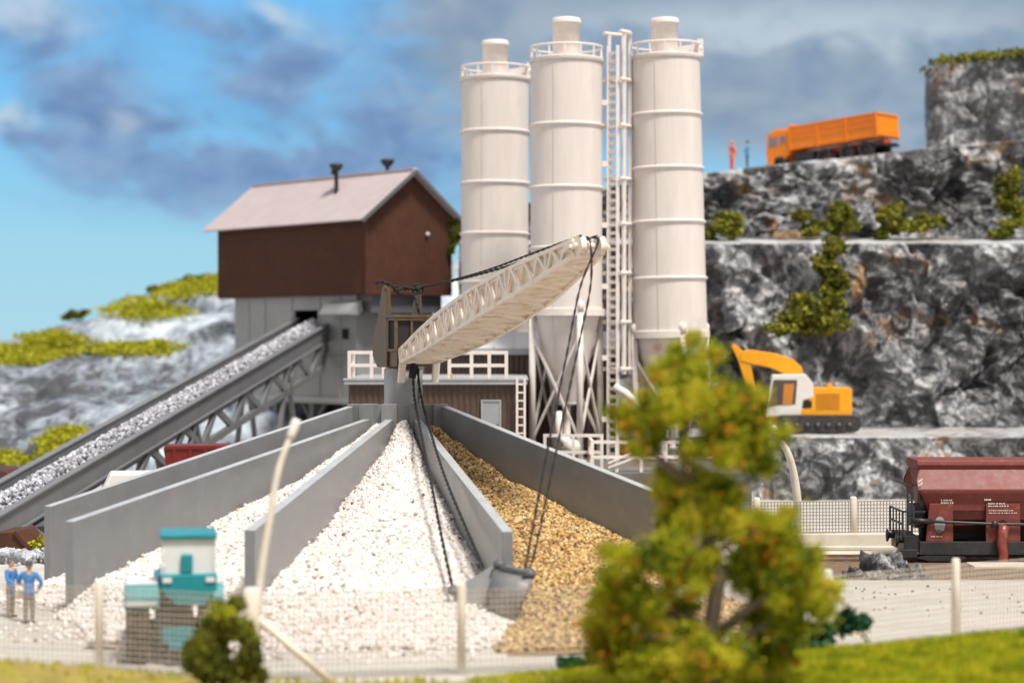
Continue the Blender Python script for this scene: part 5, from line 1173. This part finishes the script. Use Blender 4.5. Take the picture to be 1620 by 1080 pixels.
    b.bar((xa, -1.2, ztp), (xa, 1.2, ztp), .06); b.bar((xb, -1.2, ztp), (q(1452, 0)[0], -1.2, ztp), .07); b.bar((q(1452, 0)[0], -1.2, ztp), (q(1456, 0)[0], -1.15, q(0, 800)[1]), .10); b.build('end_ladder', M['blacks'], root)
    b = MB(); xc = q(1426, 0)[0]; zc = q(0, 808)[1]
    b.bar((xc, -1.25, zb), (xc, -1.25, zc), .07); b.bar((xc, 1.25, zb), (xc, 1.25, zc), .07); b.bar((xc, -1.25, zc), (xc, 1.25, zc), .06); b.bar((xc, -1.25, (zb + zc) / 2), (xc, 1.25, (zb + zc) / 2), .06); b.bar((xc, -1.25, zc), (q(1462, 0)[0], -1.25, zc), .07)
    for y in (-.6, 0, .6): b.bar((xc, y, zb), (xc, y, zc), .05)
    b.build('platform_rail', M['blacks'], root)
    b = MB(); b.b2((q(1448, 0)[0], -.9, q(0, 835)[1]), (q(1464, 0)[0], .6, q(0, 800)[1])); b.tube([(q(1446, 0)[0], -1.05, q(0, 828)[1]), (q(1460, 0)[0], -1.05, q(0, 822)[1])], .16, 10); b.build('brake_gear', M['blacks'], root, bevel=.02)
    b = MB(); b.tube([(q(1445, 0)[0], -1.42, q(0, 822)[1]), (q(1500, 0)[0], -1.42, q(0, 824)[1]), (q(1575, 0)[0], -1.42, q(0, 827)[1]), (xr, -1.42, q(0, 830)[1])], .055, 8); b.tube([(q(1438, 0)[0], -1.42, q(0, 821)[1]), (q(1470, 0)[0], -1.42, q(0, 823)[1])], .10, 10)
    b.lathe([(0, -.08), (.12, -.08), (.12, .08), (0, .08)], (q(1569, 0)[0], -1.42, q(0, 827)[1]), 12, M=Matrix.Rotation(R(90), 3, 'X')); b.build('control_rod', M['blacks'], root)
    b = MB(); hx = [(1583, 829), (1579, 840), (1578, 858), (1580, 875), (1577, 892), (1573, 902)]; b.tube([(q(px, 0)[0] + .02, -1.52 - .05 * i, q(0, py)[1]) for i, (px, py) in enumerate(hx)], [.20, .20, .185, .17, .15, .13], 14); b.build('discharge_hose', M['oxided'], root)
    wp = [q(1487, 0)[0], q(1487, 0)[0] + 6.6]
    for x in wp:
        for y in (-.75, .75): wheel(root, (x, y, .47), .47, .14, rim=M['blacks'])
        b = MB(); b.bar((x, -.7, .47), (x, .7, .47), .16); b.build('axle', M['blacks'], root)
        b = MB(); b.prism([(x - .75, zs), (x + .75, zs), (x + .32, .35), (x - .32, .35)], -1.22, -1.08); b.prism([(x - .95, zs - .1), (x - .6, zs - .02), (x + .6, zs - .02), (x + .95, zs - .1), (x + .5, zs - .22), (x - .5, zs - .22)], -1.34, -1.22); b.build('axle_guard', M['blacks'], root)
    b = MB(); b.b2((q(1530, 0)[0], -1.0, .35), (q(1570, 0)[0], -.2, zs)); b.b2((q(1530, 0)[0] - .8, -1.15, zs - .35), (q(1530, 0)[0] - .2, -.9, zs)); b.build('brake_box', M['blacks'], root, bevel=.03)
    # lettering: the tiny stencilled lines on the side are too small to read
    b = MB(); rl = random.Random(4)
    def stencil(px, py, w, y, h=.045, sl=.0):
        x = q(px, 0)[0]; z = q(0, py)[1]; e = q(px + w, 0)[0]
        while x < e:
            ww = rl.uniform(.03, .07); b.box((x + ww / 2, y, z), (ww, .012, h)); x += ww + rl.uniform(.012, .05)
    stencil(1554, 789, 9, -1.345 + .02, .06)
    for py, w in ((795, 26), (799, 30)): stencil(1560, py, w, -1.315)
    for py, w in ((806, 36), (810, 44)): stencil(1561, py, w, -1.315, .035)
    for py, w in ((790, 15), (794, 18), (798, 15)): stencil(1486, py, w, -1.28, .05)
    stencil(1470, 847, 16, -1.312, .04)
    b.build('lettering', M['mark'], root)
    b = MB()
    for i in range(2): b.add([(q(1449, 0)[0] + .0, -1.44, q(0, 762 + 6 * i)[1]), (q(1456, 0)[0], -1.44, q(0, 758 + 6 * i)[1]), (q(1456, 0)[0], -1.44, q(0, 754.5 + 6 * i)[1]), (q(1449, 0)[0], -1.44, q(0, 758.5 + 6 * i)[1])], [(0, 1, 2, 3)])
    b.build('warning_stripes', M['mark'], root)
wagon()

def tractor():
    D = 50.9; s = F / D; c = P(274, 1052, 52.2)
    root = thing('tractor', (c.x, 52.2, 0), 'small teal tractor with white cab and muddy tyres behind the fence', 'tractor', R(10))
    q = lambda px, py: ((px - 274) / s, H - (py - 540) / s)
    # local: y+ is forward (away from the camera); the cab stands off-centre to the right
    for (x, y, r, w, nm) in ((-.90, -.1, .93, .56, 'rear_wheel'), (.92, -.1, .93, .56, 'rear_wheel'), (-.90, 2.2, .86, .50, 'front_wheel'), (.92, 2.2, .86, .50, 'front_wheel')):
        b = MB(); Mr = Matrix.Rotation(R(90), 3, 'Y')
        b.lathe([(r * .5, -w / 2), (r * .86, -w / 2), (r * .95, -w * .38), (r * .95, w * .38), (r * .86, w / 2), (r * .5, w / 2)], (x, y, r), 30, M=Mr); b.lathe([(0, -w * .3), (r * .5, -w * .3), (r * .5, w * .3), (0, w * .3)], (x, y, r), 20, mi=1, M=Mr)
        for k in range(14):
            an = 2 * math.pi * k / 14
            for sg in (-1, 1):
                a2 = an + (0 if sg < 0 else math.pi / 14); p = Vector((x, y + r * .97 * math.cos(a2), r + r * .97 * math.sin(a2))); p2 = Vector((x + sg * w * .48, y + r * .96 * math.cos(a2 - .24), r + r * .96 * math.sin(a2 - .24))); b.bar(p, p2, .12, .12)
        b.build(nm, [M['mud'], M['teal']], root)
    b = MB(); b.b2((-.45, -.9, .70), (.5, 3.0, 1.30)); b.b2((-.62, -.25, .78), (.64, .05, 1.08)); b.build('chassis', M['blacks'], root, bevel=.05)
    b = MB(); b.prism([(-.5, 1.31), (.4, 1.31), (.4, 1.95), (.2, 2.08), (-.3, 2.08), (-.5, 1.95)], .85, 3.05); b.build('bonnet', M['teal'], root, bevel=.05)
    b = MB(); b.b2((-.30, -1.02, .55), (.62, -.88, .95)); b.b2((-.1, -1.3, .45), (.3, -1.0, .60)); b.build('rear_hitch', M['teal'], root, bevel=.03)
    zr = q(0, 856)[1]; zb = q(0, 912)[1]; zf = 2.02
    for xa, xb in ((-1.24, -.36), (.98, 1.26)):
        xm = (xa + xb) / 2; wd = xb - xa
        b = MB(); b.prism([(-1.05, 1.45), (-1.05, 1.72), (-.88, zf), (.75, zf), (.95, 1.75), (.88, 1.72), (.70, zf - .08), (-.83, zf - .08), (-.97, 1.70), (-.97, 1.45)], xa, xb, M=Matrix(((0, 1, 0), (1, 0, 0), (0, 0, 1)))); fd = b.build('fender', M['teal'], root, bevel=.02)
        b = MB(); b.box((xm, -.05, zf + .03), (wd - .08, 1.45, .05)); b.build('fender_sheen', M['teall'], fd, bevel=.015)  # white plate paints the reflected light on top of the teal fender
        b = MB(); b.box((xm, -1.075, 1.60), (wd - .1, .04, .10)); b.build('light_strip', M['teall'], fd)
    cx, hx = q(298, 0)[0], .66
    for x in (cx - hx, cx + hx):
        for y in (-.75, .65):
            b = MB(); b.bar((x, y, zb), (x, y, zr), .06); b.build('cab_post', M['teall'], root)
    b = MB(); b.box((cx, -.78, (zb + zr) / 2), (2 * hx - .10, .03, zr - zb - .01)); b.box((cx - hx, -.05, (zb + zr) / 2), (.03, 1.30, zr - zb - .01)); b.box((cx + hx, -.05, (zb + zr) / 2), (.03, 1.30, zr - zb - .01)); b.build('cab_panes', mat('milky_panes', (.68, .70, .70), .15), root)
    b = MB(); b.prism([(cx - hx - .05, zb + .02), (cx - hx - .05, zb - .40), (cx - .30, zb - .78), (cx + .40, zb - .78), (cx + hx + .05, zb - .40), (cx + hx + .05, zb + .02)], -.98, .72); b.build('cab_base', M['teal'], root, bevel=.04)
    b = MB(); b.b2((cx - hx - .06, -.90, zr), (cx + hx + .06, .78, zr + .15)); b.build('cab_roof', M['teal'], root, bevel=.05)
    b = MB(); b.b2((cx - .20, -.93, zb + .021), (cx + .10, -.80, zb + .52)); b.build('seat_back', M['teal'], root, bevel=.05)
    b = MB()
    for x in (cx - hx + .12, cx + hx - .12): b.box((x, -1.0, zb - .12), (.22, .05, .12))
    b.build('rear_lights', M['teall'], root)
tractor()

def small_things():
    # red tipper body glimpsed behind the outer wall
    d = 93; c = P(312, 735, d); root = thing('red_tipper', (c.x, d, 0), 'red tipper truck half hidden behind the far left wall', 'truck', R(8))
    zt = H - 163 / F * d; zb = H - 200 / F * d
    b = MB(); b.prism([(-1.35, zb), (-1.5, zt - .1), (-1.4, zt), (1.5, zt + .02), (1.45, zb)], -1.1, 1.1); bd = b.build('skip', M['redp'], root, bevel=.05)
    b = MB()
    for x in (-1.0, -.3, .4, 1.1): b.box((x, -1.13, (zt + zb) / 2), (.12, .08, zt - zb))
    b.box((0, -1.14, zt - .06), (2.9, .08, .14)); b.build('ribs', M['redp'], bd)
    b = MB(); b.b2((-1.6, -.5, .7), (2.6, .5, zb)); b.build('chassis', M['blacks'], root)
    b = MB(); b.b2((1.7, -1.05, .7), (2.9, 1.05, 2.6)); b.build('cab', M['redp'], root, bevel=.08)
    for x in (-.8, 2.1):
        for y in (-1, 1): wheel(root, (x, y, .5), .5, .35)
    # white car behind the outer wall
    d = 77; c = P(198, 770, d); root = thing('parked_car', (c.x, d, 0), 'white car with only its roof showing above the far left wall', 'car', R(12))
    zt = H - 206 / F * d
    k = zt / 1.75
    b = MB(); b.prism([(-1.9, .35 * k), (-2.0, .75 * k), (-1.75, 1.0 * k), (-1.1, 1.08 * k), (1.9, 1.1 * k), (2.0, .8 * k), (1.95, .35 * k)], -.95, .95); bd = b.build('body', M['white'], root, bevel=.08)
    b = MB(); b.prism([(-1.15, 1.07 * k), (-.55, 1.75 * k), (1.35, 1.75 * k), (1.85, 1.08 * k)], -.85, .85); b.build('roof', M['white'], bd, bevel=.08)
    b = MB(); b.prism([(-.95, 1.14 * k), (-.72, 1.40 * k), (1.4, 1.40 * k), (1.6, 1.14 * k)], -.87, .87); b.build('side_window', M['glassg'], bd)
    for x in (-.55, .55):
        b = MB(); b.box((-2.0, x, .78 * k), (.06, .28, .16)); b.build('headlight', M['strap'], bd)
    for x in (-1.2, 1.2):
        for y in (-.85, .85): wheel(root, (x, y, .36), .36, .22)
    # brown trestle block with stones at the left edge
    c = G(28, 872, 0); root = thing('brown_trough', (c.x, c.y, 0), 'brown faceted trough among white stones at the left edge', 'trough', R(-5)); s = c.y / F
    b = MB(); b.prism([(-40 * s, 0), (-22 * s, 34 * s), (12 * s, 36 * s), (36 * s, 8 * s), (36 * s, 0)], -1.2, 1.2); b.build('hood', M['brown'], root, bevel=.04)
    for pq in (((-22 * s, -1.22, 34 * s), (-40 * s, -1.22, 0)), ((12 * s, -1.22, 36 * s), (36 * s, -1.22, 8 * s))):
        b = MB(); b.bar(*pq, .14); b.build('edge_trim', M['brown'], root)
    # dark brown arched hut
    d = 100; c = P(0, 770, d); root = thing('arched_hut', (c.x, d, 0), 'dark brown arched hut half out of frame behind the conveyor', 'hut')
    rr = 1.0; z1 = H - 200 / F * d
    b = MB(); b.prism([(-rr, 0), (-rr, z1 - .6)] + [(-rr * math.cos(t), z1 - .6 + .65 * math.sin(t)) for t in np.linspace(.2, math.pi - .2, 8)] + [(rr, z1 - .6), (rr, 0)], -1.5, 1.5); b.build('shell', M['brown'], root, bevel=.03)
    b = MB(); b.b2((-.45, -1.56, 0), (.45, -1.50, 1.2)); b.build('doorway', M['black'], root)
    n = 260; cc = G(40, 888); C = np.stack([rng.normal(cc.x - .3, 1.0, n), rng.normal(cc.y, .5, n), rng.uniform(.02, .35, n)], -1); V, Fc = grains(C, rng.uniform(.08, .2, n), .25)
    tag(arr_mesh('loose_stones', V, Fc, M['grv'], False, origin=tuple(cc)), 'pale grey stones heaped along the brown trough', 'stones', kind='stuff')
    shrub('shrub', [pb(58, 862, 78, 12, 12)], M['leaf'], 260, .14, 'tiny green plant beside the brown trough', 'plant')
small_things()

# ------------------------------------------------------------------ people
def skin_mesh(name, verts, edges, m, parent, root=0, sub=2):
    """verts: (x, y, z, rx[, ry])"""
    me = bpy.data.meshes.new(name); me.from_pydata([v[:3] for v in verts], edges, []); o = bpy.data.objects.new(name, me); COL.objects.link(o)
    sk = o.modifiers.new('skin', 'SKIN'); sk.use_smooth_shade = True
    for i, v in enumerate(verts):
        d = me.skin_vertices[0].data[i]; d.radius = (v[3], v[4] if len(v) > 4 else v[3]); d.use_root = (i == root)
    ss = o.modifiers.new('subdiv', 'SUBSURF'); ss.levels = sub; ss.render_levels = sub
    dg = bpy.context.evaluated_depsgraph_get(); me2 = bpy.data.meshes.new_from_object(o.evaluated_get(dg)); o.modifiers.clear(); o.data = me2
    me2.materials.clear(); me2.materials.append(m); me2.polygons.foreach_set('use_smooth', [True] * len(me2.polygons)); bpy.data.meshes.remove(me)
    o.parent = parent; return o
def person(loc, rz, label, top, bottom, hair, armL, armR, stride=.0, coat=False, hgt=1.75, cap=False, simple=False):
    """local: facing -y. armL/armR: (elbow, wrist) points"""
    root = thing('person', loc, label, 'person', rz); k = hgt / 1.75; root.scale = (k, k, k)
    SL, SR = (-.19, 0, 1.42), (.19, 0, 1.42)
    # one continuous body: legs, trunk, neck, head, arms, hands with fingers
    V = [(0, .0, .95, .13, .10), (0, 0, 1.18, .125, .09), (0, .0, 1.38, .14, .095), (0, .005, 1.49, .055, .055), (0, -.01, 1.57, .062, .07), (0, -.012, 1.655, .078, .098), (0, -.005, 1.715, .055, .07),
         (-.09, 0, .90, .09), (-.10, -.01 + stride, .50, .058), (-.10, .02 + stride * 1.6, .09, .042), (.09, 0, .90, .09), (.10, -.01 - stride, .50, .058), (.10, .02 - stride * 1.6, .09, .042),
         (*SL, .06), (*armL[0], .042), (*armL[1], .03), (*SR, .06), (*armR[0], .042), (*armR[1], .03),
         (0, -.115, 1.625, .016), (-.082, 0, 1.63, .022, .012), (.082, 0, 1.63, .022, .012)]
    E = [(0, 1), (1, 2), (2, 3), (3, 4), (4, 5), (5, 6), (0, 7), (7, 8), (8, 9), (0, 10), (10, 11), (11, 12), (2, 13), (13, 14), (14, 15), (2, 16), (16, 17), (17, 18), (5, 19), (5, 20), (5, 21)]
    for (w_, e_) in ((15, 14), (18, 17)):
        wv = Vector(V[w_][:3]); ev = Vector(V[e_][:3]); dr = (wv - ev).normalized(); u, v_ = perp(dr); i0 = len(V)
        pm = wv + dr * .07; V.append((*pm, .032, .018)); E.append((w_, i0))
        if not simple:
            for f_, (off, ln) in enumerate(((-.027, .07), (-.009, .082), (.009, .078), (.027, .06))):
                p1 = pm + u * off + dr * ln * .55; p2 = pm + u * off + dr * ln * .95 - v_ * .02; V += [(*p1, .0085), (*p2, .0075)]; E += [(i0, len(V) - 2), (len(V) - 2, len(V) - 1)]
            p1 = wv + dr * .045 + u * .045; p2 = p1 + dr * .035 + u * .01 - v_ * .01; V += [(*p1, .010), (*p2, .009)]; E += [(i0, len(V) - 2), (len(V) - 2, len(V) - 1)]
    skin_mesh('body', V, E, M['skin'], root)
    # clothing
    hem = .58 if coat else .88
    J = [(0, 0, hem + .02, .175 if coat else .16, .13), (0, 0, 1.0, .165, .125), (0, 0, 1.2, .16, .12), (0, .0, 1.38, .17, .125), (0, .003, 1.465, .085, .08), (-.20, 0, 1.40, .085), (*armL[0], .063), (*[a + (b_ - a) * .92 for a, b_ in zip(*armL)], .05), (.20, 0, 1.40, .085), (*armR[0], .063), (*[a + (b_ - a) * .92 for a, b_ in zip(*armR)], .05)]
    skin_mesh('jacket', J, [(0, 1), (1, 2), (2, 3), (3, 4), (3, 5), (5, 6), (6, 7), (3, 8), (8, 9), (9, 10)], top, root, 1)
    Tq = [(0, 0, .96, .15, .118), (0, 0, .86, .145, .112), (-.095, 0, .80, .10), (-.105, -.01 + stride, .48, .075), (-.105, .02 + stride * 1.6, .07, .065), (.095, 0, .80, .10), (.105, -.01 - stride, .48, .075), (.105, .02 - stride * 1.6, .07, .065)]
    skin_mesh('trousers', Tq, [(0, 1), (1, 2), (2, 3), (3, 4), (1, 5), (5, 6), (6, 7)], bottom, root, 1)
    for sx, st in ((-.105, stride), (.105, -stride)):
        skin_mesh('shoe', [(sx, .06 + st * 1.6, .045, .045), (sx, -.05 + st * 1.6, .042, .046, .04), (sx, -.15 + st * 1.6, .035, .042, .03)], [(0, 1), (1, 2)], M['shoe'], root, 1)
    hh = MB(); n = 12
    prof = [(.0, .115), (.045, .108), (.075, .085), (.094, .045), (.100, .0), (.096, -.04)] if not cap else [(.0, .12), (.06, .112), (.095, .08), (.105, .03), (.107, .0), (.12, -.005), (.12, -.02), (.10, -.02)]
    hh.lathe([(max(r_, .001), z) for r_, z in prof], (0, .018, 1.665), 18, M=Matrix.Rotation(R(-14 if not cap else -4), 3, 'X')); hh.build('hair' if not cap else 'cap', hair, root)
    if not simple:
        ey = MB()
        for x in (-.032, .032): ey.lathe([(.0, .011), (.011, .0), (0, -.011)], (x, -.096, 1.645), 8)
        ey.build('eyes', M['black'], root); mo_ = MB(); mo_.bar((-.024, -.094, 1.578), (.024, -.094, 1.578), .012, .01); mo_.build('mouth', mat('lips', (.35, .12, .1)), root)
    return root
pa = G(17, 976); pb_ = G(46, 986)
person(pa, R(70), 'man in a long blue coat seen in profile, left of the pair', M['blue'], M['trous'], M['hair'], ((-.26, -.05, 1.15), (-.16, -.28, 1.05)), ((.26, -.06, 1.15), (.14, -.30, 1.05)), coat=True, hgt=1.72)
person(pb_, R(172), 'man in a short blue jacket seen from behind, right of the pair', M['blue'], M['trous'], M['haird'], ((-.36, -.04, 1.17), (-.22, -.14, .95)), ((.36, -.05, 1.17), (.36, -.26, 1.08)), hgt=1.80, cap=True)
c = P(33, 940, 59.4); b = MB(); b.box((0, 0, 0), (.30, .16, .24)); b.box((0, 0, .125), (.32, .18, .02)); o = b.build('parcel', M['paper'], bevel=.01); o.location = c; tag(o, 'small cream parcel held between the two men in blue', 'parcel')
pc = P(1158, 262, 129.5); pd = P(1182, 262, 129.8); pc.z = ztop(pc.x); pd.z = ztop(pd.x)
person(pc, R(120), 'tiny person in coral overalls standing on the cliff edge', M['coral'], M['coral'], M['coral'], ((-.25, -.05, 1.15), (-.2, -.2, 1.0)), ((.25, -.05, 1.15), (.2, -.22, 1.05)), hgt=1.85, cap=True, simple=True)
person(pd, R(-100), 'tiny person in bright blue workwear standing on the cliff edge', M['bluew'], mat('dark_trousers', (.05, .09, .12)), M['haird'], ((-.26, -.02, 1.15), (-.24, -.08, .9)), ((.30, -.05, 1.18), (.35, -.25, 1.05)), hgt=1.8, simple=True)
